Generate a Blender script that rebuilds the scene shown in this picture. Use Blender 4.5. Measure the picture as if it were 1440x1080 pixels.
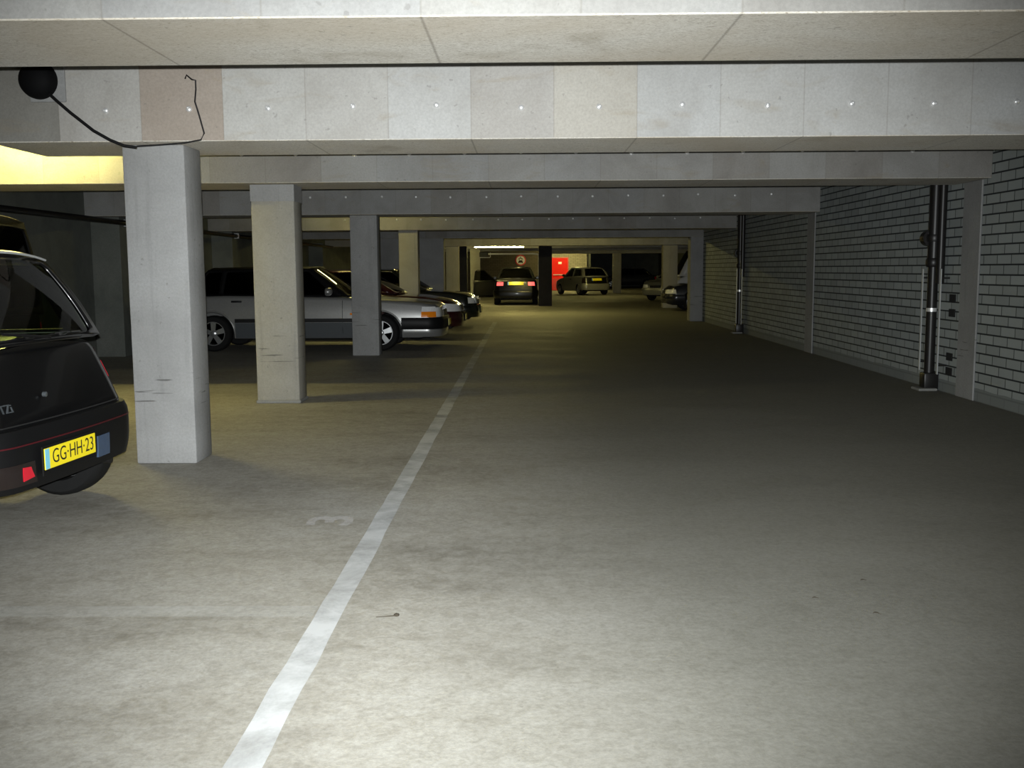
import bpy, bmesh, math, random
from mathutils import Vector, Matrix, geometry
random.seed(7)
for o in list(bpy.data.objects):
    bpy.data.objects.remove(o)
SC = bpy.context.scene
COL = SC.collection
PI = math.pi

# ------------------------------------------------------------------ camera
EYE = Vector((0, 0, 1.38))
PITCH, YAW, ROLL = 0.1137, 0.0135, -0.0059
fw = Vector((-math.sin(YAW) * math.cos(PITCH), math.cos(YAW) * math.cos(PITCH), -math.sin(PITCH)))
rt0 = Vector((math.cos(YAW), math.sin(YAW), 0))
up0 = rt0.cross(fw)
rt = rt0 * math.cos(ROLL) + up0 * math.sin(ROLL)
up = up0 * math.cos(ROLL) - rt0 * math.sin(ROLL)
cam_d = bpy.data.cameras.new('camera')
cam = bpy.data.objects.new('camera', cam_d)
COL.objects.link(cam)
M = Matrix((rt, up, -fw)).transposed().to_4x4()
M.translation = EYE
cam.matrix_world = M
cam_d.sensor_width = 36
cam_d.lens = 36 * 1409.47 / 1440
cam_d.clip_end = 300
SC.camera = cam

# ------------------------------------------------------------------ world, exposure, flash
w = bpy.data.worlds.new('world')
w.use_nodes = True
w.node_tree.nodes['Background'].inputs[0].default_value = (0.6, 0.7, 0.8, 1)
w.node_tree.nodes['Background'].inputs[1].default_value = 0.0
SC.world = w
SC.view_settings.view_transform = 'Standard'
SC.view_settings.look = 'None'
SC.view_settings.gamma = 1
SC.view_settings.use_curve_mapping = False
SC.view_settings.exposure = 0.0

fl = bpy.data.lights.new('camera_flash', 'SPOT')     # the camera's built-in flash, just above the lens
fl.energy = 3200
fl.color = (0.96, 1.0, 1.0)
fl.spot_size = math.radians(82)
fl.spot_blend = 1.0
fl.shadow_soft_size = 0.008
flo = bpy.data.objects.new('camera_flash', fl)
COL.objects.link(flo)
Mf = M.copy()
Mf.translation = EYE + up * 0.045 + rt * -0.01
flo.matrix_world = Mf @ Matrix.Rotation(math.radians(1.2), 4, 'Y') @ Matrix.Rotation(math.radians(-0.5), 4, 'X') @ Matrix.Diagonal((1.0, 0.78, 1.0, 1.0))

LAMP_COL = (0.97, 0.83, 0.28)


# ------------------------------------------------------------------ materials
def new_mat(name):
    m = bpy.data.materials.new(name)
    m.use_nodes = True
    nt = m.node_tree
    return m, nt, nt.nodes['Principled BSDF']


def N(nt, t, **kw):
    n = nt.nodes.new(t)
    for k, v in kw.items():
        if k.startswith('i_'):
            key = k[2:]
            n.inputs[int(key) if key.isdigit() else key.replace('_', ' ')].default_value = v
        else:
            setattr(n, k, v)
    return n


def noise(nt, vec, scale, detail=4, rough=0.6, dist=0.0):
    n = N(nt, 'ShaderNodeTexNoise', i_Scale=scale, i_Detail=detail, i_Roughness=rough, i_Distortion=dist)
    nt.links.new(vec, n.inputs['Vector'])
    return n.outputs['Fac']


def ramp(nt, fac, stops):
    r = N(nt, 'ShaderNodeValToRGB')
    e = r.color_ramp.elements
    while len(e) < len(stops):
        e.new(0.5)
    for k, (p, c) in enumerate(stops):
        e[k].position = p
        e[k].color = (*c, 1) if len(c) == 3 else c
    nt.links.new(fac, r.inputs[0])
    return r.outputs[0]


def mixc(nt, fac, a, b, mode='MIX'):
    n = N(nt, 'ShaderNodeMix', data_type='RGBA', blend_type=mode)
    for sock, v in ((n.inputs[0], fac), (n.inputs[6], a), (n.inputs[7], b)):
        if hasattr(v, 'default_value'):
            nt.links.new(v, sock)
        elif isinstance(v, (tuple, list)):
            sock.default_value = (*v, 1)
        else:
            sock.default_value = v
    return n.outputs[2]


def mth(nt, op, a, b=0.0, c=0.0):
    n = N(nt, 'ShaderNodeMath', operation=op)
    for k, v in enumerate((a, b, c)):
        if hasattr(v, 'default_value'):
            nt.links.new(v, n.inputs[k])
        else:
            n.inputs[k].default_value = v
    return n.outputs[0]


def pos(nt, scale=(1, 1, 1)):
    g = N(nt, 'ShaderNodeNewGeometry')
    m = N(nt, 'ShaderNodeMapping')
    m.inputs['Scale'].default_value = scale
    nt.links.new(g.outputs['Position'], m.inputs[0])
    return m.outputs[0], g


def bump(nt, bsdf, height, strength, dist=0.01):
    b = N(nt, 'ShaderNodeBump', i_Strength=strength, i_Distance=dist)
    nt.links.new(height, b.inputs['Height'])
    nt.links.new(b.outputs[0], bsdf.inputs['Normal'])


def sep(nt, v):
    s = N(nt, 'ShaderNodeSeparateXYZ')
    nt.links.new(v, s.inputs[0])
    return s.outputs


def plain(name, col, rough=0.5, metal=0.0, coat=0.0, emit=None, estr=0.0, spec=0.5, nscale=30.0, namt=0.12):
    m, nt, b = new_mat(name)
    v, _ = pos(nt)
    f = noise(nt, v, nscale, 3)
    c = mixc(nt, f, tuple(x * (1 - namt) for x in col), tuple(min(1, x * (1 + namt)) for x in col))
    nt.links.new(c, b.inputs['Base Color'])
    b.inputs['Roughness'].default_value = rough
    b.inputs['Metallic'].default_value = metal
    b.inputs['Coat Weight'].default_value = coat
    b.inputs['Coat Roughness'].default_value = 0.06
    b.inputs['Specular IOR Level'].default_value = spec
    if emit:
        b.inputs['Emission Color'].default_value = (*emit, 1)
        b.inputs['Emission Strength'].default_value = estr
    return m


def glass(name, tint, gloss=0.03, base=0.02, edge=0.35):
    m = bpy.data.materials.new(name)
    m.use_nodes = True
    nt = m.node_tree
    nt.nodes.clear()
    out = N(nt, 'ShaderNodeOutputMaterial')
    tr = N(nt, 'ShaderNodeBsdfTransparent')
    tr.inputs[0].default_value = (*tint, 1)
    gl = N(nt, 'ShaderNodeBsdfGlossy')
    gl.inputs['Roughness'].default_value = gloss
    lw = N(nt, 'ShaderNodeLayerWeight', i_Blend=0.5)
    fac = mth(nt, 'ADD', base, mth(nt, 'MULTIPLY', mth(nt, 'POWER', lw.outputs['Facing'], 4.0), edge))
    mx = N(nt, 'ShaderNodeMixShader')
    nt.links.new(fac, mx.inputs[0])
    nt.links.new(tr.outputs[0], mx.inputs[1])
    nt.links.new(gl.outputs[0], mx.inputs[2])
    nt.links.new(mx.outputs[0], out.inputs[0])
    return m


def floor_mat():
    m, nt, b = new_mat('floor_concrete')
    v, _ = pos(nt)
    vs, _ = pos(nt, (1.0, 2.2, 1))
    n1 = noise(nt, vs, 0.55, 5, 0.65, 0.5)
    n2 = noise(nt, v, 3.0, 6, 0.7, 0.3)
    n3 = noise(nt, v, 55, 3, 0.7)
    c = ramp(nt, n1, [(0.30, (0.225, 0.212, 0.185)), (0.5, (0.36, 0.345, 0.31)), (0.72, (0.455, 0.45, 0.43))])
    c = mixc(nt, mth(nt, 'MULTIPLY', ramp(nt, n2, [(0.35, (0, 0, 0)), (0.75, (1, 1, 1))]), 0.5), c, (0.50, 0.49, 0.46))
    st = ramp(nt, noise(nt, vs, 1.3, 4, 0.6, 1.2), [(0.60, (0, 0, 0)), (0.78, (1, 1, 1))])
    c = mixc(nt, mth(nt, 'MULTIPLY', st, 0.45), c, (0.19, 0.18, 0.15))
    c = mixc(nt, mth(nt, 'MULTIPLY', ramp(nt, n3, [(0.35, (0, 0, 0)), (0.68, (1, 1, 1))]), 0.38), c, (0.22, 0.21, 0.19))
    n4 = noise(nt, v, 13, 5, 0.75, 0.6)
    c = mixc(nt, mth(nt, 'MULTIPLY', ramp(nt, n4, [(0.42, (0, 0, 0)), (0.70, (1, 1, 1))]), 0.34), c, (0.58, 0.58, 0.57))
    sp = ramp(nt, noise(nt, v, 26, 2, 0.5), [(0.70, (0, 0, 0)), (0.76, (1, 1, 1))])
    c = mixc(nt, mth(nt, 'MULTIPLY', sp, 0.35), c, (0.17, 0.16, 0.14))
    # tyre-worn, dirtier driving lane on the open side of the painted line
    x = sep(nt, v)[0]
    lane = mth(nt, 'MULTIPLY', mth(nt, 'SMOOTH_MIN', mth(nt, 'MAXIMUM', mth(nt, 'MULTIPLY', mth(nt, 'ADD', x, 0.55), 0.75), 0.0), 1.0, 0.3), 0.82)
    c = mixc(nt, lane, c, (0.165, 0.165, 0.15))
    n5 = noise(nt, v, 38, 4, 0.8)
    c = mixc(nt, mth(nt, 'MULTIPLY', ramp(nt, n5, [(0.38, (1, 1, 1)), (0.60, (0, 0, 0))]), 0.32), c, mixc(nt, 1.0, c, (0.5, 0.49, 0.46), 'MULTIPLY'))
    c = mixc(nt, mth(nt, 'MULTIPLY', ramp(nt, n4, [(0.30, (1, 1, 1)), (0.5, (0, 0, 0))]), 0.16), c, mixc(nt, 1.0, c, (0.55, 0.54, 0.5), 'MULTIPLY'))
    c = mixc(nt, 1.0, c, (0.92, 0.905, 0.86), 'MULTIPLY')
    nt.links.new(c, b.inputs['Base Color'])
    rr = ramp(nt, n1, [(0.3, (0.62,) * 3), (0.7, (0.85,) * 3)])
    nt.links.new(rr, b.inputs['Roughness'])
    b.inputs['Specular IOR Level'].default_value = 0.15
    bump(nt, b, n3, 0.25, 0.004)
    return m


def concrete(name, lo, mid, hi, panels=False, streak=False, k=0.62, marked=False):
    m, nt, b = new_mat(name)
    v, g = pos(nt)
    n1 = noise(nt, v, 1.6, 5, 0.65, 0.4)
    n3 = noise(nt, v, 60, 4, 0.75)
    c = ramp(nt, n1, [(0.3, lo), (0.5, mid), (0.72, hi)])
    h = n3
    c = mixc(nt, mth(nt, 'MULTIPLY', ramp(nt, n3, [(0.36, (1, 1, 1)), (0.62, (0, 0, 0))]), 0.30), c, tuple(x * 0.55 for x in mid))
    if panels:
        X = sep(nt, v)[0]
        Y = sep(nt, v)[1]
        q = mth(nt, 'DIVIDE', mth(nt, 'ADD', X, 2.6), 0.56)
        idx = mth(nt, 'FLOOR', q)
        row = mth(nt, 'FLOOR', mth(nt, 'DIVIDE', Y, 1.5))
        wn = N(nt, 'ShaderNodeTexWhiteNoise', noise_dimensions='2D')
        cb = N(nt, 'ShaderNodeCombineXYZ')
        nt.links.new(idx, cb.inputs[0])
        nt.links.new(row, cb.inputs[1])
        nt.links.new(cb.outputs[0], wn.inputs['Vector'])
        tint = ramp(nt, wn.outputs['Value'], [(0.0, (0.74, 0.68, 0.62)), (0.35, (0.94, 0.92, 0.88)), (0.7, (1.0, 1.0, 1.0)), (1.0, (0.90, 0.92, 0.95))])
        c = mixc(nt, 0.5, c, tint, 'MULTIPLY')
        if marked:                           # single boards of another cast: a dark one at the end, a brown one over the column
            for k_, cc in ((-2.0, (0.60, 0.60, 0.58)), (0.0, (0.80, 0.69, 0.60)), (5.0, (0.95, 0.91, 0.84))):
                c = mixc(nt, mth(nt, 'COMPARE', idx, k_, 0.1), c, mixc(nt, 1.0, c, cc, 'MULTIPLY'))
        fr = mth(nt, 'FRACT', q)
        edge = mth(nt, 'MINIMUM', fr, mth(nt, 'SUBTRACT', 1.0, fr))
        jn = ramp(nt, edge, [(0.002, (1, 1, 1)), (0.009, (0, 0, 0))])
        c = mixc(nt, mth(nt, 'MULTIPLY', jn, 0.35), c, (0.2, 0.18, 0.15))
        # rough fibrous board on the soffit
        nz = sep(nt, g.outputs['Normal'])[2]
        dn = ramp(nt, mth(nt, 'MULTIPLY', nz, -1.0), [(0.4, (0, 0, 0)), (0.7, (1, 1, 1))])
        vf, _ = pos(nt, (9, 34, 9))
        ff = noise(nt, vf, 2.2, 5, 0.8, 3.5)
        fc = ramp(nt, ff, [(0.36, (0.26, 0.22, 0.17)), (0.47, (0.78, 0.74, 0.66)), (0.66, (1.0, 0.98, 0.92))])
        bl = ramp(nt, noise(nt, v, 0.9, 3, 0.5, 0.4), [(0.42, (0, 0, 0)), (0.62, (1, 1, 1))])
        fc = mixc(nt, mth(nt, 'MULTIPLY', bl, 0.42), fc, (0.60, 0.50, 0.36))
        q2 = mth(nt, 'FRACT', mth(nt, 'MULTIPLY', q, 0.5))
        e2 = mth(nt, 'MINIMUM', q2, mth(nt, 'SUBTRACT', 1.0, q2))
        fc = mixc(nt, mth(nt, 'MULTIPLY', ramp(nt, e2, [(0.002, (1, 1, 1)), (0.006, (0, 0, 0))]), 0.5), fc, (0.16, 0.13, 0.1))
        c = mixc(nt, dn, c, fc)
        hh = N(nt, 'ShaderNodeMix', data_type='FLOAT')
        nt.links.new(dn, hh.inputs[0])
        nt.links.new(n3, hh.inputs[2])
        nt.links.new(mth(nt, 'MULTIPLY', ff, 2.5), hh.inputs[3])
        h = hh.outputs[0]
        vs, _ = pos(nt, (1.0, 1.0, 3.0))
        st = ramp(nt, noise(nt, vs, 2.3, 4, 0.6, 0.8), [(0.58, (0, 0, 0)), (0.75, (1, 1, 1))])
        c = mixc(nt, mth(nt, 'MULTIPLY', st, 0.35), c, (0.30, 0.24, 0.15))
    if streak:
        vs, _ = pos(nt, (9, 9, 0.5))
        st = ramp(nt, noise(nt, vs, 1.5, 3, 0.6), [(0.58, (0, 0, 0)), (0.74, (1, 1, 1))])
        c = mixc(nt, mth(nt, 'MULTIPLY', st, 0.28), c, (0.22, 0.22, 0.22))
        vm, _ = pos(nt, (2.4, 2.4, 42))
        zz = sep(nt, v)[2]
        band = mth(nt, 'MULTIPLY', mth(nt, 'GREATER_THAN', zz, 0.42), mth(nt, 'LESS_THAN', zz, 0.72))
        sc = ramp(nt, noise(nt, vm, 1.0, 3, 0.5), [(0.63, (0, 0, 0)), (0.67, (1, 1, 1))])
        c = mixc(nt, mth(nt, 'MULTIPLY', mth(nt, 'MULTIPLY', sc, band), 0.7), c, (0.10, 0.095, 0.09))
    pit = ramp(nt, noise(nt, v, 22, 2, 0.5), [(0.71, (0, 0, 0)), (0.75, (1, 1, 1))])
    c = mixc(nt, mth(nt, 'MULTIPLY', pit, 0.35), c, (0.16, 0.15, 0.14))
    c = mixc(nt, 1.0, c, (k, k, k), 'MULTIPLY')
    nt.links.new(c, b.inputs['Base Color'])
    b.inputs['Roughness'].default_value = 0.9
    b.inputs['Specular IOR Level'].default_value = 0.2
    bump(nt, b, h, 0.35, 0.005)
    return m


def brick_mat(name, c1, c2, mortar, axis='Y', bw=0.29, rh=0.1, ms=0.007, bed=False):
    m, nt, b = new_mat(name)
    v, _ = pos(nt)
    s = sep(nt, v)
    cb = N(nt, 'ShaderNodeCombineXYZ')
    nt.links.new(s[1] if axis == 'Y' else s[0], cb.inputs[0])
    nt.links.new(s[2], cb.inputs[1])
    br = N(nt, 'ShaderNodeTexBrick', offset=0.5, i_Scale=1.0, i_Mortar_Size=ms, i_Mortar_Smooth=0.15, i_Bias=0.0, i_Brick_Width=bw, i_Row_Height=rh)
    br.inputs['Color1'].default_value = (*c1, 1)
    br.inputs['Color2'].default_value = (*c2, 1)
    br.inputs['Mortar'].default_value = (*mortar, 1)
    nt.links.new(cb.outputs[0], br.inputs['Vector'])
    n1 = noise(nt, v, 2.2, 5)
    c = mixc(nt, mth(nt, 'MULTIPLY', n1, 0.5), br.outputs[0], tuple(x * 0.7 for x in c1))
    if bed:                              # bed joints wider than the perpends, the shadow in their raking painted in
        fz = mth(nt, 'FRACT', mth(nt, 'DIVIDE', s[2], rh))
        ez = mth(nt, 'MINIMUM', fz, mth(nt, 'SUBTRACT', 1.0, fz))
        c = mixc(nt, ramp(nt, ez, [(0.065, (1, 1, 1)), (0.095, (0, 0, 0))]), c, mortar)
    # mortar-smeared plinth along the floor
    low = mth(nt, 'LESS_THAN', mth(nt, 'ADD', s[2], mth(nt, 'MULTIPLY', n1, 0.04)), 0.15)
    c = mixc(nt, mth(nt, 'MULTIPLY', low, 0.85), c, tuple(x * 0.6 for x in c1))
    nt.links.new(c, b.inputs['Base Color'])
    b.inputs['Roughness'].default_value = 0.85
    b.inputs['Specular IOR Level'].default_value = 0.25
    h = mth(nt, 'ADD', mth(nt, 'MULTIPLY', mth(nt, 'SUBTRACT', 1.0, br.outputs['Fac']), mth(nt, 'SUBTRACT', 1.0, low)), mth(nt, 'MULTIPLY', noise(nt, v, 50, 3), 0.25))
    bump(nt, b, h, 0.8, 0.008)
    return m


def worn_paint(name, col, keep, scale=9.0):
    """paint with worn patches where the floor shows through"""
    m, nt, b = new_mat(name)
    v, _ = pos(nt)
    n1 = noise(nt, v, scale, 6, 0.7, 0.3)
    nt.links.new(mixc(nt, noise(nt, v, 3.0, 4), tuple(x * 0.8 for x in col), col), b.inputs['Base Color'])
    b.inputs['Roughness'].default_value = 0.7
    b.inputs['Specular IOR Level'].default_value = 0.25
    a = ramp(nt, n1, [(0.30, (keep * 0.5,) * 3), (0.58, (keep,) * 3)])
    nt.links.new(a, b.inputs['Alpha'])
    return m


MT = {}
MT['floor'] = floor_mat()
MT['beam'] = concrete('beam_concrete', (0.31, 0.30, 0.285), (0.385, 0.38, 0.365), (0.45, 0.45, 0.44), panels=True, k=0.70)
MT['beam_light'] = concrete('beam_concrete_light', (0.42, 0.41, 0.39), (0.49, 0.485, 0.47), (0.55, 0.55, 0.54), panels=True, k=0.90, marked=True)
MT['column'] = concrete('column_concrete', (0.40, 0.40, 0.395), (0.47, 0.47, 0.465), (0.53, 0.535, 0.535), streak=True)
MT['column_dark'] = concrete('column_near_black', (0.022, 0.022, 0.032), (0.028, 0.028, 0.04), (0.035, 0.035, 0.048))  # near-black bluish tone for two far columns
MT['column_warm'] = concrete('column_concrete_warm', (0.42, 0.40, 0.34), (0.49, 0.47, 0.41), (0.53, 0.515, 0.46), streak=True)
MT['ceiling'] = concrete('ceiling_concrete', (0.36, 0.35, 0.33), (0.42, 0.41, 0.39), (0.48, 0.47, 0.45))
MT['plaster'] = concrete('wall_render', (0.17, 0.185, 0.17), (0.23, 0.245, 0.22), (0.28, 0.29, 0.265))
MT['brick'] = brick_mat('wall_blocks', (0.30, 0.325, 0.32), (0.39, 0.42, 0.415), (0.03, 0.034, 0.036), 'Y', bed=True)
MT['brick_x'] = brick_mat('back_wall_blocks', (0.30, 0.28, 0.24), (0.36, 0.34, 0.29), (0.08, 0.07, 0.06), 'X', 0.3, 0.11, 0.008)
MT['brick_dark'] = brick_mat('back_wall_dark_blocks', (0.10, 0.085, 0.068), (0.125, 0.108, 0.086), (0.045, 0.038, 0.03), 'X', 0.3, 0.11, 0.008)
MT['line'] = worn_paint('line_paint', (0.62, 0.63, 0.63), 0.92, 3.0)
MT['faint'] = worn_paint('faded_line_paint', (0.76, 0.76, 0.72), 0.25, 2.5)
MT['numeral'] = worn_paint('numeral_paint', (0.76, 0.74, 0.72), 0.55, 14.0)
MT['black'] = plain('black_plastic', (0.006, 0.006, 0.0065), 0.5, spec=0.22)
MT['rubber'] = plain('tyre_rubber', (0.009, 0.009, 0.009), 0.8, spec=0.2)
MT['under'] = plain('underbody_dark', (0.008, 0.008, 0.008), 0.9)
MT['galv'] = plain('galvanised_steel', (0.55, 0.57, 0.58), 0.45, 0.3)
MT['steel'] = plain('bright_steel', (0.9, 0.9, 0.9), 0.38, 0.6)
MT['cast'] = plain('black_cast_iron', (0.014, 0.013, 0.013), 0.4, 0.2)
MT['chrome'] = plain('chrome', (0.8, 0.8, 0.8), 0.08, 1.0)
MT['alloy'] = plain('alloy_wheel', (0.55, 0.56, 0.57), 0.25, 0.85)
MT['yellow'] = plain('plate_yellow', (1.0, 0.80, 0.02), 0.35, namt=0.02)
MT['plateblue'] = plain('plate_blue', (0.22, 0.62, 0.78), 0.35)
MT['ink'] = plain('plate_ink', (0.012, 0.012, 0.012), 0.6)
MT['redlens'] = plain('red_lens', (0.60, 0.012, 0.03), 0.12, 0, 0.6)
MT['lampdark'] = plain('smoked_lens', (0.012, 0.007, 0.007), 0.2, 0, 0.5)
MT['redlit'] = plain('lit_tail_lens', (0.6, 0.03, 0.03), 0.2, emit=(1.0, 0.13, 0.11), estr=1.6)
MT['orange'] = plain('orange_lens', (0.9, 0.25, 0.01), 0.12, 0, 0.6)
MT['clear'] = plain('clear_lens', (0.8, 0.82, 0.84), 0.12, 0.0, 0.8, nscale=60, namt=0.4)
MT['bluelens'] = plain('blue_grey_lens', (0.045, 0.075, 0.135), 0.25, 0, 0.5)
MT['glass_tint'] = glass('tinted_glass', (0.42, 0.48, 0.38))
MT['glass_dark'] = glass('dark_glass', (0.08, 0.085, 0.08))
MT['seat'] = plain('seat_cloth', (0.012, 0.012, 0.013), 0.95)
MT['redline'] = plain('red_pinstripe', (0.07, 0.006, 0.010), 0.35)
MT['p_black'] = plain('black_paint', (0.004, 0.004, 0.0045), 0.28, 0.0, 0.2, spec=0.25)
MT['p_matt'] = plain('dull_black_and_unlit', (0.004, 0.004, 0.0045), 0.7, spec=0.1)  # dull black of van and dome; unlit shade on the silver saloon's cabin
MT['p_silver'] = plain('silver_paint', (0.30, 0.30, 0.295), 0.32, 0.55, 0.8)
MT['p_red'] = plain('dark_red_paint', (0.030, 0.004, 0.006), 0.22, 0.15, 1.0)
MT['p_green'] = plain('black_green_paint', (0.008, 0.010, 0.008), 0.22, 0.1, 1.0)
MT['p_grey'] = plain('grey_paint', (0.26, 0.26, 0.23), 0.3, 0.4, 0.8)
MT['p_white'] = plain('white_paint', (0.75, 0.74, 0.70), 0.3, 0.0, 0.8)
MT['p_blue'] = plain('dark_blue_paint', (0.008, 0.010, 0.018), 0.25, 0.1, 1.0)
MT['greytrim'] = plain('grey_lower_trim', (0.055, 0.062, 0.068), 0.5)
MT['reddoor'] = plain('red_door_paint', (0.72, 0.008, 0.004), 0.6, spec=0.2)
MT['reddoor2'] = plain('dark_red_kick_panel', (0.45, 0.02, 0.012), 0.4)
MT['white'] = plain('white_enamel', (0.8, 0.8, 0.78), 0.4)
MT['signred'] = plain('sign_red', (0.55, 0.03, 0.03), 0.4)
MT['leaf'] = plain('dry_leaf_brown', (0.035, 0.028, 0.018), 0.9)
MT['tube'] = plain('lit_tube', (1, 1, 1), 0.5, emit=LAMP_COL, estr=22.0)
MT['screed'] = concrete('mortar_pad', (0.3, 0.3, 0.29), (0.4, 0.4, 0.38), (0.5, 0.5, 0.48))


# ------------------------------------------------------------------ mesh helpers
def mk(name, bm, mat, parent=None, smooth=None, world=None):
    me = bpy.data.meshes.new(name)
    bm.normal_update()
    bm.to_mesh(me)
    bm.free()
    mats = mat if isinstance(mat, (list, tuple)) else [mat]
    for m in mats:
        me.materials.append(MT[m] if isinstance(m, str) else m)
    o = bpy.data.objects.new(name, me)
    COL.objects.link(o)
    if smooth is not None:
        me.shade_smooth()
        me.set_sharp_from_angle(angle=math.radians(smooth))
    if parent is not None:
        o.parent = parent
    return o


def empty(name, loc=(0, 0, 0), rz=0.0):
    o = bpy.data.objects.new(name, None)
    COL.objects.link(o)
    o.empty_display_size = 0.2
    o.location = loc
    o.rotation_euler = (0, 0, rz)
    return o


def tag(o, label, cat, group=None, kind=None):
    o['label'] = label
    o['category'] = cat
    if group:
        o['group'] = group
    if kind:
        o['kind'] = kind
    return o


def struct(o):
    o['kind'] = 'structure'
    return o


def box(bm, x0, x1, y0, y1, z0, z1, bev=0.0, seg=2, mi=0):
    r = bmesh.ops.create_cube(bm, size=1)
    vs = r['verts']
    for v in vs:
        v.co = Vector(((x0 + x1) / 2 + v.co.x * (x1 - x0), (y0 + y1) / 2 + v.co.y * (y1 - y0), (z0 + z1) / 2 + v.co.z * (z1 - z0)))
    fs = {f for v in vs for f in v.link_faces}
    for f in fs:
        f.material_index = mi
    if bev > 0:
        es = {e for v in vs for e in v.link_edges}
        bmesh.ops.bevel(bm, geom=list(es), offset=bev, segments=seg, affect='EDGES', profile=0.5)
    return bm


def BOX(*a, **k):
    return box(bmesh.new(), *a, **k)


def tube(bm, pts, r, n=10, cap=True):
    pts = [Vector(p) for p in pts]
    rings = []
    ref = Vector((0.123, 0.31, 0.94)).normalized()
    for i, p in enumerate(pts):
        d = (pts[min(i + 1, len(pts) - 1)] - pts[max(i - 1, 0)]).normalized()
        a = d.cross(ref).normalized()
        b = d.cross(a)
        rr = r[i] if isinstance(r, (list, tuple)) else r
        rings.append([bm.verts.new(p + (a * math.cos(2 * PI * k / n) + b * math.sin(2 * PI * k / n)) * rr) for k in range(n)])
    for A, B in zip(rings, rings[1:]):
        for k in range(n):
            bm.faces.new((A[k], A[(k + 1) % n], B[(k + 1) % n], B[k]))
    if cap:
        bm.faces.new(rings[0][::-1])
        bm.faces.new(rings[-1])
    return bm


def lathe(bm, prof, n=32, axis='Z', c=(0, 0, 0), close=False, mi=0):
    """prof: (radius, height) pairs turned about an axis"""
    c = Vector(c)
    rings = []
    for r, h in prof:
        ring = []
        for k in range(n):
            a = 2 * PI * k / n
            q = {'Z': (r * math.cos(a), r * math.sin(a), h), 'Y': (r * math.cos(a), h, r * math.sin(a)), 'X': (h, r * math.cos(a), r * math.sin(a))}[axis]
            ring.append(bm.verts.new(c + Vector(q)))
        rings.append(ring)
    prs = list(zip(rings, rings[1:])) + ([(rings[-1], rings[0])] if close else [])
    for A, B in prs:
        for k in range(n):
            f = bm.faces.new((A[k], A[(k + 1) % n], B[(k + 1) % n], B[k]))
            f.material_index = mi
    if not close:
        for ring in (rings[0], rings[-1]):
            f = bm.faces.new(ring)
            f.material_index = mi
    bmesh.ops.recalc_face_normals(bm, faces=bm.faces)
    return bm


def grid_faces(bm, G, mi=0):
    for A, B in zip(G, G[1:]):
        for k in range(len(A) - 1):
            f = bm.faces.new((A[k], A[k + 1], B[k + 1], B[k]))
            f.material_index = mi


def text_bm(txt, size, sx=1.0, depth=0.001, align='CENTER', bold=0.0):
    cu = bpy.data.curves.new('writing', 'FONT')
    cu.body = txt
    cu.size = size
    cu.extrude = depth
    cu.offset = bold
    cu.align_x = align
    cu.align_y = 'CENTER'
    cu.resolution_u = 4
    o = bpy.data.objects.new('writing', cu)
    COL.objects.link(o)
    dg = bpy.context.evaluated_depsgraph_get()
    me = bpy.data.meshes.new_from_object(o.evaluated_get(dg))
    bm = bmesh.new()
    bm.from_mesh(me)
    bpy.data.objects.remove(o)
    bpy.data.curves.remove(cu)
    bpy.data.meshes.remove(me)
    for v in bm.verts:
        v.co.x *= sx
    return bm


def sstep(a, b, x):
    t = max(0.0, min(1.0, (x - a) / (b - a)))
    return t * t * (3 - 2 * t)


def interp(tab, x):
    if x <= tab[0][0]:
        return tab[0][1]
    for (x0, v0), (x1, v1) in zip(tab, tab[1:]):
        if x <= x1:
            t = (x - x0) / (x1 - x0)
            return v0 + (v1 - v0) * t
    return tab[-1][1]


# ------------------------------------------------------------------ the setting
ZB, ZC = 2.26, 2.95                 # soffit of the beams, underside of the slab
WR, WL = 4.65, -7.0
YB = 66.0
struct(mk('floor', BOX(-9, 12, -4, 84, -0.3, 0), 'floor'))
struct(mk('ceiling', BOX(-9, 12, -4, 84, ZC, ZC + 0.3), 'ceiling'))
struct(mk('wall_right', BOX(WR, WR + 0.25, -3.7, 26.4, 0, ZC), 'brick'))
struct(mk('wall_left', BOX(WL - 0.25, WL, -3.7, YB, 0, ZC), 'plaster'))
struct(mk('wall_front', BOX(WL, WR, -4, -3.7, 0, ZC), 'plaster'))
struct(mk('wall_right_bays', BOX(10.5, 10.75, 26.9, 80, 0, ZC), 'plaster'))
struct(mk('wall_right_return', BOX(WR + 0.25, 10.75, 26.42, 26.9, 0, ZC), 'plaster'))
# far end: dark block wall with the sign, red door, pale block wall, dark recess with a car
bm = BOX(WL, 1.72, YB, YB + 0.25, 0, ZC)
struct(mk('wall_back', bm, 'brick_dark'))
bm = BOX(1.72, 2.85, YB, YB + 0.25, 2.16, ZC)
box(bm, 2.85, 4.05, YB, YB + 0.25, 0, ZC)
struct(mk('wall_back_pale', bm, 'brick_x'))
struct(mk('wall_back_recess', BOX(4.05, 4.3, YB + 0.25, 79.5, 0, ZC), 'plaster'))
struct(mk('wall_back_end', BOX(4.3, 10.5, 79.5, 79.8, 0, ZC), 'plaster'))

# beams ---------------------------------------------------------------
BG = 'concrete beams crossing under the slab'


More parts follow.
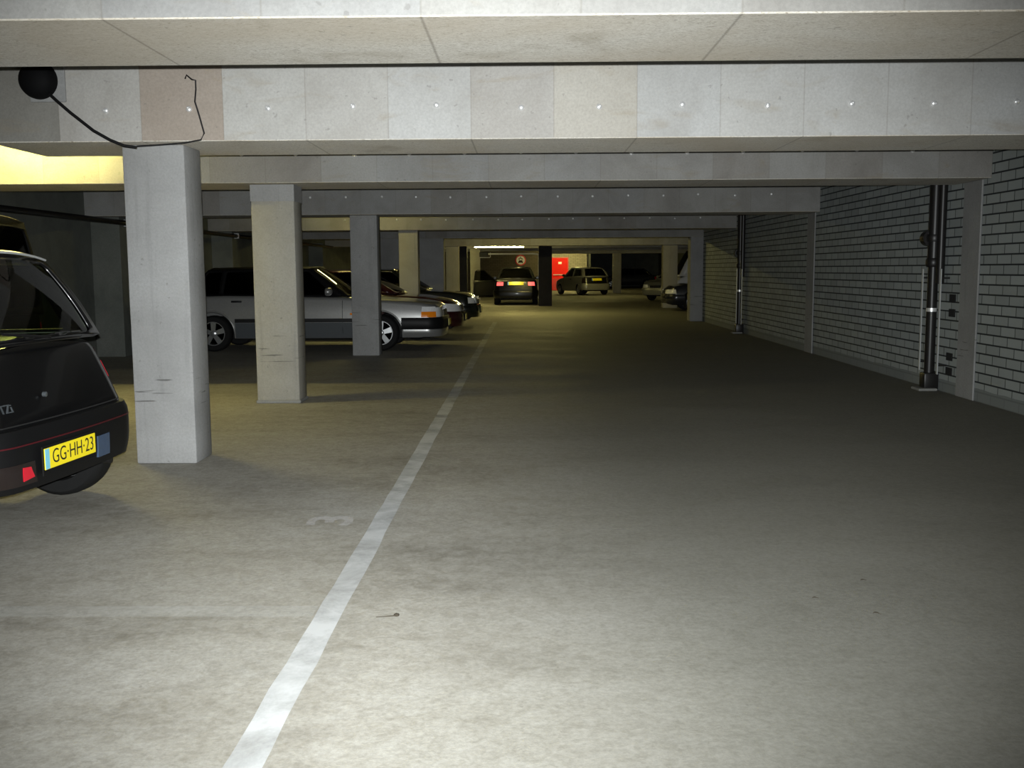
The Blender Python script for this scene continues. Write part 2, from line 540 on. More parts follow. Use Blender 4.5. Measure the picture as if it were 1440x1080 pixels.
def beam(y0, y1, x0, x1, label, z0=ZB, bolts=None, bz=2.5, mat='beam'):
    o = mk('ceiling_beam', BOX(x0, x1, y0, y1, z0, ZC, bev=0.005, seg=1), mat)
    tag(o, label, 'beam', kind='thing', group=BG)
    if bolts:
        a, b = bolts
        k = a
        while k <= b:
            bb = bmesh.new()
            jx, jz = random.uniform(-0.02, 0.02), random.uniform(-0.012, 0.012)
            rr = 0.021
            lathe(bb, [(rr, 0), (rr, -0.006), (rr * 0.8, -0.012), (rr * 0.4, -0.016), (0.001, -0.017)], 10, 'Y', (0, 0, 0))
            lathe(bb, [(0.007, -0.016), (0.007, -0.034), (0.001, -0.036)], 8, 'Y', (0, 0, 0))
            bo = mk('bolt', bb, 'steel', o, 40)
            bo.location = (-2.83 + 0.558 * k + jx, y0, bz + jz)
            bo.rotation_euler = (random.uniform(-.25, .25), 0, random.uniform(-.3, .3))
            k += 1
    return o


beam(3.62, 4.42, WL, WR, 'rough concrete beam overhead nearest the camera, filling the top edge of the view')
beam(6.93, 7.78, -3.66, WR, 'concrete beam resting on the nearest column, with the black cable drooping below it', bolts=(0, 12), bz=2.475, mat='beam_light')
beam(10.2, 11.05, WL, WR, 'concrete beam resting on the second column, its end lit yellow by a hidden lamp', bolts=(0, 12), bz=2.535)
beam(16.05, 16.9, WL, WR, 'grey concrete beam over the third column beside the silver saloon', bolts=(-2, 12), bz=2.53)
beam(22.3, 23.15, WL, WR, 'greenish lit concrete beam over the fourth column by the dark red car', bolts=(-2, 12), bz=2.48)
beam(26.42, 27.2, WL, 10.5, 'dark concrete lintel beam across the two piers of the portal', z0=2.2)
beam(35.35, 36.15, WL, 10.5, 'yellow-lit concrete beam just beyond the portal, above the saloon with the open door', z0=2.21)
beam(42.0, 42.7, WL, 10.5, 'thin strip of lit beam behind the saloon with the open door')
beam(48.3, 49.0, WL, 10.5, 'distant lit beam edge just above the grey hatchback')
beam(57.4, 58.1, 1.2, 10.5, 'distant dark beam above the red door and far column')

# columns -------------------------------------------------------------
CG = 'square concrete columns between the parking bays'


def column(x0, x1, y0, y1, label, mat='column', z1=ZB, name='concrete_column', cat='column', skirt=False):
    bm = BOX(x0, x1, y0, y1, 0, z1, bev=0.012, seg=2)
    bmesh.ops.subdivide_edges(bm, edges=[e for e in bm.edges if abs(e.verts[0].co.z - e.verts[1].co.z) > 1], cuts=24)
    for v in bm.verts:                      # slightly chipped arrises
        if 0.05 < v.co.z < z1 - 0.05:
            v.co.x += random.uniform(-0.0007, 0.0007)
            v.co.y += random.uniform(-0.0007, 0.0007)
    o = mk(name, bm, mat, smooth=30)
    tag(o, label, cat, kind='thing', group=CG)
    if skirt:
        mk('mortar_base', BOX(x0 - 0.012, x1 + 0.012, y0 - 0.012, y1 + 0.02, 0, 0.035, bev=0.01), 'screed', o)
    return o


CX0, CX1 = -2.81, -2.375
column(CX0, CX1, 7.1, 7.46, 'nearest grey concrete column, beside the black hatchback, with scuff marks near its foot')
c2 = column(CX0 + 0.0, CX1 + 0.01, 10.39, 10.74, 'second concrete column, cream coloured with a grey band at the top', 'column_warm', skirt=True)
c2['kind'] = 'thing'
mk('grey_band', BOX(CX0 - 0.003, CX1 + 0.013, 10.387, 10.743, 2.09, 2.258), 'column', c2)
column(CX0, CX1 + 0.0, 16.24, 16.6, 'third concrete column, standing in front of the silver saloon')
column(CX0, CX1 - 0.01, 22.5, 22.86, 'fourth concrete column, behind the bonnet of the dark red car', 'column_warm')
column(-2.78, -2.33, 35.5, 35.9, 'yellow-lit column just behind the left pier of the portal', 'column_warm', z1=2.21)
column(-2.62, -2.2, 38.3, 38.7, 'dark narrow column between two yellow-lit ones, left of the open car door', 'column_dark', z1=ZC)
column(-2.45, -2.0, 45.2, 45.6, 'pale lit column directly behind the open car door', 'column_warm', z1=ZC)
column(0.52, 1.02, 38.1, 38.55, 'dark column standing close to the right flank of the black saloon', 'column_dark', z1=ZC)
column(4.86, 5.36, 35.5, 36.0, 'pale lit column at the right, between the dark car and the silver car', 'column_warm', z1=2.21)
column(5.02, 5.48, 57.5, 57.95, 'distant yellow-lit column right of the grey hatchback', 'column_warm')
column(-3.95, -2.13, 26.45, 26.9, 'wide dark concrete pier at the left side of the portal', z1=2.2, name='portal_pier', cat='pier')
column(4.33, WR + 0.24, 26.45, 26.9, 'dark concrete pier at the right side of the portal, against the block wall', z1=2.2, name='portal_pier', cat='pier')

PG = 'concrete pilasters set in the walls'
for y0, lab in ((10.36, 'flush concrete pilaster in the block wall beside the black drainpipe with guard rails'),
                (16.24, 'flush concrete pilaster in the block wall below the end of the third beam')):
    tag(mk('wall_pilaster', BOX(WR - 0.022, WR - 0.002, y0, y0 + 0.42, 0, ZB - 0.001, bev=0.006, seg=1), 'column'), lab, 'pilaster', PG, 'thing')
for y0, lab in ((16.24, 'grey concrete pilaster on the plaster wall between the black hatchback and the nearest column'),
                (22.5, 'grey concrete pilaster on the plaster wall above the rear of the silver saloon'),
                (32.6, 'yellow-lit pilaster on the plaster wall, seen above the roof of the silver saloon')):
    tag(mk('wall_pilaster', BOX(WL + 0.001, WL + 0.47, y0, y0 + 0.4, 0, ZB - 0.001, bev=0.01), 'plaster'), lab, 'pilaster', PG, 'thing')

# conduit along the left wall
bm = tube(bmesh.new(), [(WL + 0.52, 12.0, 2.17), (WL + 0.52, 20, 2.165), (WL + 0.52, 34, 2.16)], 0.045, 10)
o = mk('wall_pipe', bm, 'cast', smooth=40)
tag(o, 'dark pipe running high along the plaster wall behind the columns', 'pipe')
for yy in (16.45, 22.7):
    mk('bracket', BOX(WL + 0.4705, WL + 0.57, yy - 0.02, yy + 0.02, 2.11, 2.225), 'galv', o)

# ------------------------------------------------------------------ lamps
LG = 'fluorescent lamps under the slab'


def lamp(x, y, z, L, along, label, energy, drop=0.0):
    r = empty('fluorescent_lamp', (x, y, z), 0 if along == 'X' else PI / 2)
    tag(r, label, 'lamp', LG)
    bm = BOX(-L / 2, L / 2, -0.05, 0.05, 0.03, 0.085, bev=0.01)
    mk('housing', bm, 'white', r)
    for sx in (-1, 1):
        e = BOX(sx * L / 2 - 0.02, sx * L / 2 + 0.02, -0.03, 0.03, -0.02, 0.06, bev=0.006)
        mk('end_cap', e, 'white', r)
        t = tube(bmesh.new(), [(sx * L * 0.35, 0, 0.08), (sx * L * 0.35, 0, ZC - z)], 0.008, 8)
        mk('hanger_rod', t, 'galv', r)
    bm = tube(bmesh.new(), [(-L / 2 + 0.015, 0, 0), (L / 2 - 0.015, 0, 0)], 0.016, 10)
    tm = MT['tube'].copy()
    tm.node_tree.nodes['Principled BSDF'].inputs['Emission Strength'].default_value = energy / (PI * 2 * PI * 0.016 * L)
    mk('glow_tube', bm, tm, r, 40)
    return r


lamp(-4.9, 9.72, 2.8, 1.5, 'X', 'lit fluorescent tube between the first two column beams, beyond the beam end', 170)
lamp(-3.4, 20.6, 2.78, 1.2, 'X', 'lit fluorescent tube above the silver saloon and the dark red car', 60)
lamp(0.6, 31.5, 2.72, 1.2, 'X', 'lit fluorescent tube just past the portal lintel', 220)
lamp(-1.0, 39.3, 2.25, 1.95, 'X', 'long bright fluorescent tube hanging above the black saloon', 130)
lamp(3.6, 50.5, 2.75, 1.5, 'X', 'lit fluorescent tube over the aisle in front of the grey hatchback', 110)
lamp(2.7, 63.4, 2.6, 1.5, 'X', 'lit fluorescent tube in front of the red door', 280)
lamp(-4.0, 43.3, 2.75, 1.5, 'X', 'lit fluorescent tube over the bays beside the black saloon', 110)

# ------------------------------------------------------------------ far wall fittings
dr = empty('door_1', (1.72, YB, 0))
struct(dr)
bm = BOX(0.0, 0.06, -0.03, 0.2, 0, 2.16)
box(bm, 1.07, 1.13, -0.03, 0.2, 0, 2.16)
box(bm, 0.06, 1.07, -0.03, 0.2, 2.1, 2.16)
mk('door_frame', bm, 'reddoor2', dr)
mk('door_leaf', BOX(0.06, 1.07, 0.02, 0.07, 0.005, 2.1, bev=0.005), 'reddoor', dr)
mk('kick_panel', BOX(0.08, 1.05, 0.012, 0.0195, 0.02, 0.78), 'reddoor2', dr)
bm = tube(bmesh.new(), [(0.12, -0.05, 1.02), (1.0, -0.05, 1.02)], 0.024, 10)
for xx in (0.14, 0.98):
    tube(bm, [(xx, -0.05, 1.02), (xx, 0.02, 1.02)], 0.02, 8)
mk('push_bar', bm, 'white', dr, 40)
mk('door_notice', BOX(0.46, 0.68, 0.013, 0.0195, 1.72, 1.86), 'white', dr)

s = empty('road_sign', (-0.28, YB - 0.03, 1.98))
tag(s, 'round red-rimmed prohibition sign with a motorcycle over a car on the dark wall', 'sign')
mk('sign_disc', lathe(bmesh.new(), [(0.35, 0.02), (0.35, 0.0), (0.34, -0.006), (0.001, -0.006)], 40, 'Y'), 'signred', s, 30)
mk('sign_face', lathe(bmesh.new(), [(0.275, -0.005), (0.275, -0.011), (0.001, -0.011)], 40, 'Y'), 'white', s, 30)
bm = bmesh.new()                        # car, front view
box(bm, -0.15, 0.15, -0.016, -0.0115, -0.155, -0.07, bev=0.004)
box(bm, -0.11, 0.11, -0.016, -0.0115, -0.07, -0.005, bev=0.004)
for sx in (-0.12, 0.12):
    box(bm, sx - 0.03, sx + 0.03, -0.016, -0.0115, -0.19, -0.155)
mk('car_pictogram', bm, 'ink', s)
bm = bmesh.new()                        # motorcycle with rider
for sx in (-0.10, 0.10):
    lathe(bm, [(0.052, -0.0115), (0.052, -0.016), (0.03, -0.016), (0.03, -0.0115)], 18, 'Y', (sx, 0, 0.075), close=True)
for pts in ([(-0.1, -0.014, 0.075), (-0.02, -0.014, 0.12), (0.06, -0.014, 0.12), (0.1, -0.014, 0.075)], [(0.03, -0.014, 0.12), (0.0, -0.014, 0.2), (-0.06, -0.014, 0.16)]):
    tube(bm, pts, 0.017, 6)
lathe(bm, [(0.025, -0.0115), (0.025, -0.016), (0.001, -0.016)], 14, 'Y', (0.0, 0, 0.225))
mk('motorcycle_pictogram', bm, 'ink', s)

# pipe with a bend on the far wall, and the black unit with its white bracket
bm = tube(bmesh.new(), [(-1.9, 48.0, 2.12), (0.35, 48.0, 2.12), (0.62, 48.0, 2.10), (0.66, 48.0, 2.02), (0.66, 48.0, 0.0)], 0.04, 10)
tag(mk('water_pipe', bm, 'white', smooth=40), 'thin pale pipe running level and then straight down behind the black saloon', 'pipe')
u = empty('wall_unit', (-2.0, 44.9, 1.98))
tag(u, 'small dark unit in a pale bent bracket above the open car door', 'bracket')
mk('unit_case', BOX(-0.02, 0.36, 0.0, 0.3, -0.03, 0.18, bev=0.02), 'black', u)
bm = tube(bmesh.new(), [(0.0, 0.15, -0.06), (0.44, 0.15, -0.06), (0.46, 0.15, -0.04), (0.46, 0.15, 0.16)], 0.016, 8)
mk('pipe_bracket', bm, 'white', u, 40)

# ------------------------------------------------------------------ floor markings
def slab2d(bm, pts, z1=0.002):
    bm.faces.new([bm.verts.new((x, y, z1)) for x, y in pts])
    return bm


left, right = [], []
y = 1.2
while y < 26.5:
    d = random.uniform(-0.004, 0.004)
    left.append((-0.852 + d, y))
    right.append((-0.742 + random.uniform(-0.004, 0.004), y))
    y += 0.22
bm = bmesh.new()
for k in range(len(left) - 1):
    vs = [bm.verts.new((*p, 0.002)) for p in (left[k], right[k], right[k + 1], left[k + 1])]
    bm.faces.new(vs)
bmesh.ops.remove_doubles(bm, verts=bm.verts, dist=1e-5)
tag(mk('lane_line', bm, 'line'), 'long white painted line on the concrete floor dividing bays from the driving lane', 'floor line')
BL = 'faded white lines between the bays'
for y0, lab in ((3.88, 'faded white bay line joining the long lane line nearest the camera'),
                (19.2, 'faded white bay line beside the silver saloon, between it and the dark red car')):
    tag(mk('bay_line', slab2d(bmesh.new(), [(-6.6, y0), (-0.86, y0), (-0.86, y0 + 0.125), (-6.6, y0 + 0.125)]), 'faint' if y0 < 10 else 'line'), lab, 'floor line', BL)
bm = text_bm('3', 0.34, 1.5, 0.0, bold=0.008)
for v in bm.verts:                      # the top of the numeral points to the wall
    x, y = v.co.x, v.co.y
    v.co = Vector((-1.07 - y, 5.43 + x, 0.0022))
bmesh.ops.recalc_face_normals(bm, faces=bm.faces)
tag(mk('bay_number', bm, 'numeral'), 'worn white numeral 3 painted on the floor beside the lane line', 'floor number')

# twig, leaves
bm = tube(bmesh.new(), [(-0.60, 3.86, 0.006), (-0.56, 3.865, 0.007), (-0.525, 3.87, 0.008)], [0.0015, 0.002, 0.003], 6)
lathe(bm, [(0.001, 0.002), (0.011, 0.006), (0.012, 0.012), (0.001, 0.018)], 8, 'Z', (-0.52, 3.875, 0))
tag(mk('twig', bm, 'leaf'), 'tiny dark twig with a curled end lying just right of the lane line', 'twig')


def leaf(x, y, rz, s, label):
    bm = bmesh.new()
    G = []
    for i in range(9):
        t = i / 8
        wv = s * 0.28 * math.sin(PI * min(1, t * 0.97 + 0.03)) ** 0.8 + 0.0006
        row = []
        for j in range(5):
            q = (j - 2) / 2
            row.append(bm.verts.new((s * (t - 0.5), wv * q, 0.003 + 0.002 * abs(q) + 0.003 * math.sin(PI * t))))
        G.append(row)
    grid_faces(bm, G)
    tube(bm, [(s * 0.5, 0, 0.004), (s * 0.75, s * 0.08, 0.003)], 0.0012, 5)
    o = mk('dry_leaf', bm, 'leaf')
    o.location = (x, y, 0)
    o.rotation_euler = (0, 0, rz)
    tag(o, label, 'leaf', 'dry leaves on the lane floor')
    sol = o.modifiers.new('thickness', 'SOLIDIFY')
    sol.thickness = 0.001


leaf(1.49, 4.33, 0.2, 0.024, 'small dark dry leaf farthest from the camera on the open lane floor')
leaf(1.40, 3.90, -0.3, 0.026, 'small dark dry leaf nearest the camera on the open lane floor')
leaf(1.21, 4.09, 0.1, 0.022, 'faint brown dry leaf between the two darker leaves on the lane floor')

# ------------------------------------------------------------------ fitting and cables on the second beam
BF = 6.93
d = empty('bulkhead_fitting', (-3.27, BF, 2.665))
tag(d, 'black round dome fitting fixed high on the beam end with a cable drooping from it', 'fitting')
mk('dome', lathe(bmesh.new(), [(0.125, -0.02), (0.125, -0.045), (0.118, -0.075), (0.10, -0.102), (0.07, -0.12), (0.03, -0.13), (0.001, -0.132)], 32, 'Y'), 'p_matt', d, 40)
mk('back_plate', BOX(-0.07, 0.17, -0.02, -0.001, -0.14, 0.12, bev=0.004), 'column', d)
cab = [(-3.19, 6.87, 2.57), (-3.14, 6.86, 2.525), (-3.05, 6.86, 2.445), (-2.90, 6.86, 2.325), (-2.79, 6.86, 2.262), (-2.70, 6.87, 2.225), (-2.62, 6.88, 2.214)]
tag(mk('thick_cable', tube(bmesh.new(), cab, 0.011, 8), 'black', smooth=50), 'thick black cable drooping from the dome fitting to the nearest column top', 'cable')
thin = [(-2.62, 6.88, 2.222), (-2.48, 6.895, 2.232), (-2.30, 6.9, 2.245), (-2.19, 6.905, 2.265), (-2.17, 6.915, 2.31), (-2.20, 6.917, 2.43), (-2.225, 6.917, 2.52), (-2.215, 6.917, 2.60), (-2.215, 6.917, 2.66), (-2.24, 6.917, 2.665), (-2.275, 6.917, 2.695), (-2.285, 6.917, 2.67)]
tag(mk('thin_cable', tube(bmesh.new(), thin, 0.0055, 6), 'black', smooth=50), 'thin black wire climbing the beam face above the nearest column to a hook', 'cable')

# ------------------------------------------------------------------ drainpipes with guard rails on the block wall
def drain(y, lab, gl, hi=True):
    x = WR - 0.09
    r = empty('drainpipe', (x, y, 0))
    tag(r, lab, 'pipe', 'black drainpipes on the block wall')
    mk('lower_pipe', tube(bmesh.new(), [(0, 0, 0.16), (0, 0, 1.5)], 0.055, 16), 'cast', r, 40)
    mk('upper_pipe', tube(bmesh.new(), [(0, 0, 1.44), (0, 0, ZC - 0.001)], 0.066, 16), 'cast', r, 40)
    mk('side_pipe', tube(bmesh.new(), [(0.02, -0.145, 1.2), (0.02, -0.145, ZC - 0.001)], 0.045, 14), 'cast', r, 40)
    mk('collar', lathe(bmesh.new(), [(0.082, 1.66), (0.088, 1.68), (0.088, 1.72), (0.082, 1.74)], 18, 'Z'), 'cast', r, 40)
    mk('collar', lathe(bmesh.new(), [(0.07, 1.38), (0.082, 1.40), (0.082, 1.46), (0.07, 1.48)], 18, 'Z'), 'cast', r, 40)
    mk('inspection_cap', lathe(bmesh.new(), [(0.085, 0.02), (0.085, 0.13), (0.07, 0.15), (0.001, 0.152)], 20, 'Y', (-0.03, 0, 1.70)), 'cast', r, 40)
    mk('pipe_band', lathe(bmesh.new(), [(0.058, 0.885), (0.058, 0.925)], 18, 'Z'), 'steel', r, 40)
    mk('shoe', BOX(-0.08, 0.085, -0.08, 0.08, 0.0, 0.2, bev=0.02), 'cast', r, 40)
    mk('concrete_pad', BOX(-0.16, 0.05, -0.14, 0.1, 0, 0.03, bev=0.012), 'screed', r)
    for k, dy in enumerate((-0.24, 0.26)):
        g = empty('guard_rail', (WR - 0.10, y + dy, 0))
        tag(g, gl[k], 'rail', 'galvanised guard rails beside the drainpipes')
        mk('flat_bar', BOX(-0.005, 0.005, -0.018, 0.018, 0.2, 1.36, bev=0.002, seg=1), 'galv', g)
        for zz in (0.3, 1.26):
            mk('rail_foot', BOX(0.005, 0.098, -0.008, 0.008, zz - 0.01, zz + 0.01), 'cast', g)
    return r


drain(11.33, 'black drainpipe with a bright steel band on the block wall, next to the first pilaster', ('galvanised guard rail between the first drainpipe and its pilaster', 'galvanised guard rail on the far side of the first drainpipe'))
drain(21.45, 'distant black drainpipe on the block wall near the portal pier', ('galvanised guard rail on the near side of the distant drainpipe', 'galvanised guard rail on the far side of the distant drainpipe'))
HG = 'dark square plates on the block wall'
for yy, z0, lab in ((10.98, 1.0, 'upper dark square plate on the blocks beside the drainpipe'), (10.98, 0.84, 'second dark square plate below the top one beside the drainpipe'),
                    (11.0, 0.36, 'third dark square plate low beside the drainpipe'), (11.0, 0.2, 'lowest dark square plate close to the floor beside the drainpipe')):
    bm = BOX(WR - 0.014, WR - 0.001, yy - 0.075, yy + 0.075, z0, z0 + 0.085, bev=0.004)
    tag(mk('wall_plate', bm, 'under'), lab, 'plate', HG)


# ------------------------------------------------------------------ cars
class Car:
    """x forward, y to the car's left, z up; the origin is on the ground under the middle"""

    def __init__(s, name, label, loc, rz, paint, L, W, H, xf, xr, rw, top, cab, wins, sill=0.22, lean_r=0.0, lean_f=0.0, rc=0.22, bow=0.06,
                 glassm='glass_dark', group='parked cars', archw=0.055, seats=False, cabmat=None):
        s.L, s.W, s.H, s.xf, s.xr, s.rw, s.top, s.cab, s.sill = L, W, H, xf, xr, rw, top, cab, sill
        s.lr, s.lf, s.rc, s.bow, s.ar = lean_r, lean_f, rc, bow, rw + archw
        s.paint, s.glassm, s.cabmat = paint, glassm, cabmat or paint
        s.root = empty(name, loc, rz)
        tag(s.root, label, 'car', group)
        s.outline()
        s.body()
        s.cabin(wins)
        for k, (x, sg) in enumerate(((xf, 1), (xf, -1), (xr, 1), (xr, -1))):
            s.wheel(x, sg)
        if seats:
            s.seats()

    # --- surface description
    def hw(s, x):
        W2, rc = s.W / 2, s.rc
        h = W2 * (1 - 0.05 * abs(x / (s.L / 2)) ** 3)
        dx = s.L / 2 - abs(x)
        if dx < rc:
            h -= rc - math.sqrt(max(0.0, rc * rc - (rc - dx) ** 2))
        return h

    def prof(s, x, z):
        zs = interp(s.top, x) - 0.06
        t = max(0.0, min(1.0, (z - s.sill) / (zs - s.sill)))
        return interp([(0, 0.945), (0.2, 0.985), (0.45, 1.0), (0.75, 0.985), (1, 0.95)], t)

    def deform(s, x, y, z):
        W2 = s.W / 2
        wf = sstep(s.L / 2 - 0.6, s.L / 2, x)
        wr = sstep(s.L / 2 - 0.6, s.L / 2, -x)
        b = s.bow * (1 - min(1.0, (y / W2) ** 2)) - s.bow
        x2 = x + wf * (b - s.lf * max(0.0, z - 0.55)) - wr * (b - s.lr * max(0.0, z - 0.58))
        return Vector((x2, y, z))

    def outline(s):
        pts = []
        W2e = s.hw(s.L / 2)
        for k in range(13):
            pts.append((s.L / 2, W2e * k / 12))
        for k in range(1, 15):
            a = k / 14 * PI / 2
            x = s.L / 2 - s.rc * (1 - math.cos(a))
            pts.append((x, s.hw(x)))
        x = s.L / 2 - s.rc
        while x > -0.2:
            x -= 0.06
            pts.append((x, s.hw(x)))
        s.pl = [(0.0, *pts[0])]
        for (x0, y0), (x1, y1) in zip(pts, pts[1:]):
            s.pl.append((s.pl[-1][0] + math.hypot(x1 - x0, y1 - y0), x1, y1))

    def pe(s, end, sv, z, off=0.0):
        """point on the body: end +1 front / -1 rear, sv signed length along the plan outline from the middle (+ = car's left)"""
        a = abs(sv)
        sg = 1 if sv >= 0 else -1

        def at(a):
            for k in range(len(s.pl) - 1):
                if a <= s.pl[k + 1][0]:
                    t = (a - s.pl[k][0]) / (s.pl[k + 1][0] - s.pl[k][0])
                    return s.pl[k][1] + (s.pl[k + 1][1] - s.pl[k][1]) * t, s.pl[k][2] + (s.pl[k + 1][2] - s.pl[k][2]) * t
            return s.pl[-1][1:]
        x, y = at(a)
        xa, ya = at(max(0, a - 0.01))
        xb, yb = at(a + 0.01)
        n = Vector((-(ya - yb), (xa - xb), 0)) * -1
        n = Vector((yb - ya, xa - xb, 0))
        n.normalize()
        p = s.deform(end * x, y * s.prof(end * x, z), z)
        p.y *= sg
        return p + Vector((n.x * end, n.y * sg, 0)) * off

    def ps(s, x, z, sg, off=0.0):
        y = s.hw(x) * s.prof(x, z)
        p = s.deform(x, y, z)
        p.y = (p.y + off) * sg
        return p

    def panel(s, name, end, quad, off, mat, nu=8, nv=4, parent=None, roundv=0.0, depth=0.03, inner=0.02):
        """quad: (s,z) at BL, BR, TR, TL; a raised panel following the body end"""
        bm = bmesh.new()
        (a0, z0), (a1, z1), (a2, z2), (a3, z3) = quad
        G = []
        for j in range(nv + 1):
            v = j / nv
            row = []
            for i in range(nu + 1):
                u = i / nu
                sv = (a0 * (1 - u) + a1 * u) * (1 - v) + (a3 * (1 - u) + a2 * u) * v
                z = (z0 * (1 - u) + z1 * u) * (1 - v) + (z3 * (1 - u) + z2 * u) * v
                o = off * (1 - roundv * abs(2 * v - 1) ** 3)
                row.append(bm.verts.new(s.pe(end, sv, z, o)))
            G.append(row)
        s.skirt(bm, G, lambda j, i: None, end, quad, -inner)
        o = mk(name, bm, mat, parent or s.root, 40)
        return o

    def skirt(s, bm, G, f, end, quad, off):
        grid_faces(bm, G)
        nv, nu = len(G) - 1, len(G[0]) - 1
        (a0, z0), (a1, z1), (a2, z2), (a3, z3) = quad

        def low(j, i):
            u, v = i / nu, j / nv
            sv = (a0 * (1 - u) + a1 * u) * (1 - v) + (a3 * (1 - u) + a2 * u) * v
            z = (z0 * (1 - u) + z1 * u) * (1 - v) + (z3 * (1 - u) + z2 * u) * v
            return bm.verts.new(s.pe(end, sv, z, off))
        ring = [(0, i) for i in range(nu + 1)] + [(j, nu) for j in range(1, nv + 1)] + [(nv, i) for i in range(nu - 1, -1, -1)] + [(j, 0) for j in range(nv - 1, 0, -1)]
        lows = [low(j, i) for j, i in ring]
        for k in range(len(ring)):
            k2 = (k + 1) % len(ring)
            A, B = G[ring[k][0]][ring[k][1]], G[ring[k2][0]][ring[k2][1]]
            bm.faces.new((A, lows[k], lows[k2], B))
        bmesh.ops.recalc_face_normals(bm, faces=bm.faces)

    def side_strip(s, name, sg, x0, x1, z0, z1, off, mat, n=24, parent=None, skip=True):
        """raised strip on the flank, interrupted at the wheel arches"""
        bm = bmesh.new()
        xs = [x0 + (x1 - x0) * i / n for i in range(n + 1)]
        prev = None
        for x in xs:
            zc = max(s.zb(x) + 0.004, z0) if skip else z0
            if zc >= z1 - 0.004:
                prev = None
                continue
            cur = [bm.verts.new(s.ps(x, zz, sg, o)) for zz, o in ((zc, -0.01), (zc, off), (z1, off), (z1, -0.01))]
            if prev:
                for k in range(3):
                    bm.faces.new((prev[k], cur[k], cur[k + 1], prev[k + 1]))
            prev = cur
        bmesh.ops.recalc_face_normals(bm, faces=bm.faces)
        return mk(name, bm, mat, parent or s.root)

    def zb(s, x):
        z = s.sill + 0.10 * sstep(s.L / 2 - 0.35, s.L / 2, abs(x))
        for xc in (s.xf, s.xr):
            d = abs(x - xc)
            if d < s.ar:
                z = max(z, s.rw + math.sqrt(max(0.0, s.ar ** 2 - d ** 2)))
        return z

    def body(s):
        xs = set()
        n = 60
        for i in range(n + 1):
            xs.add(round(-s.L / 2 + s.L * i / n, 4))
        for xc in (s.xf, s.xr):
            for k in range(25):
                xs.add(round(xc - s.ar * math.cos(PI * k / 24), 4))
            for e in (-1, 1):
                xs.add(round(xc + e * (s.ar + 0.004), 4))
        for k in range(11):
            a = k / 10 * PI / 2
            dx = s.rc * (1 - math.sin(a))
            xs.add(round(s.L / 2 - s.rc * (1 - math.cos(a)), 4))
            xs.add(round(-s.L / 2 + s.rc * (1 - math.cos(a)), 4))
        xs = sorted(xs)
        xs2 = [xs[0]]
        for x in xs[1:]:
            if x - xs2[-1] > 0.0015:
                xs2.append(x)
        bm = bmesh.new()
        G = []
        for x in xs2:
            zt = interp(s.top, x)
            zs = zt - 0.06
            zb = min(s.zb(x), zs - 0.02)
            h = s.hw(x)
            half = []
            for k in range(9):
                z = max(s.sill + (zs - s.sill) * k / 8, zb)
                half.append((h * s.prof(x, z), z))
            ys = h * 0.95
            for k in range(1, 5):
                a = k / 4 * PI / 2
                half.append((ys - 0.085 * (1 - math.cos(a)), zs + 0.06 * math.sin(a)))
            crown = 0.028
            ye = ys - 0.085
            for q in (0.75, 0.45, 0.0):
                half.append((ye * q, zt + crown * (1 - q * q)))
            ring = [(y, z) for y, z in half] + [(-y, z) for y, z in half[-2::-1]]
            G.append([bm.verts.new(s.deform(x, y, z)) for y, z in ring])
        grid_faces(bm, G)
        for R in (G[0], G[-1]):
            m = len(R)
            for k in range(m // 2):
                if k + 1 > m - 2 - k:
                    break
                if k + 1 == m - 2 - k:
                    bm.faces.new((R[k], R[k + 1], R[m - 1 - k]))
                else:
                    bm.faces.new((R[k], R[k + 1], R[m - 2 - k], R[m - 1 - k]))
        bmesh.ops.dissolve_degenerate(bm, dist=1e-5, edges=bm.edges)
        bmesh.ops.recalc_face_normals(bm, faces=bm.faces)
        mk('body_shell', bm, s.paint, s.root, 38)
        bm = bmesh.new()
        yy = s.W / 2 - 0.25
        box(bm, -s.L / 2 + 0.18, s.L / 2 - 0.2, -yy, yy, s.sill - 0.02, 0.55, bev=0.04)
        box(bm, s.xr + s.ar + 0.02, s.xf - s.ar - 0.02, -s.W / 2 + 0.07, s.W / 2 - 0.07, s.sill - 0.015, s.sill + 0.12)
        mk('underbody', bm, 'under', s.root)

    # --- cabin
    def cabin(s, wins):
        c = s.cab
        xc, zc, xwt, xrt, xr0, zr0 = c['xc'], c['zc'], c['xwt'], c['xrt'], c['xr0'], c['zr0']
        wbf, wbr, wt = c.get('wb', s.W / 2 * 0.91), c.get('wbr', s.W / 2 * 0.90), c['wt']
        wtr = c.get('wtr', wt)
        zr = s.H - 0.04
        zrr = zr - c.get('drop', 0.02)
        crown, arch = 0.04, 0.012
        bowb, bowt = 0.14, 0.07
        rb, rtp = c.get('rb', 0.06), c.get('rt', 0.05)

        def ztop(x):
            t = max(0, min(1, (x - xrt) / (xwt - xrt)))
            return zrr + (zr - zrr) * t + arch * math.sin(PI * t)

        def wtop(x):
            t = max(0, min(1, (x - xrt) / (xwt - xrt)))
            return wtr + (wt - wtr) * t

        def P_ws(u, v):
            q = 1 - (2 * u - 1) ** 2
            b = Vector((xc + bowb * q, (2 * u - 1) * wbf, zc + 0.02 * q))
            t = Vector((xwt + bowt * q, (2 * u - 1) * wt, zr + crown * q))
            p = b.lerp(t, v)
            p.x += 0.03 * math.sin(PI * v)
            return p

        def P_rw(u, v):
            q = 1 - (2 * u - 1) ** 2
            b = Vector((xr0 - rb * q, (2 * u - 1) * wbr, zr0 + 0.015 * q))
            t = Vector((xrt - rtp * q, (2 * u - 1) * wtr, zrr + crown * q))
            p = b.lerp(t, v)
            p.x -= 0.025 * math.sin(PI * v)
            return p

        def zbelt(x):
            t = (x - xr0) / (xc - xr0)
            return zr0 + (zc - zr0) * t

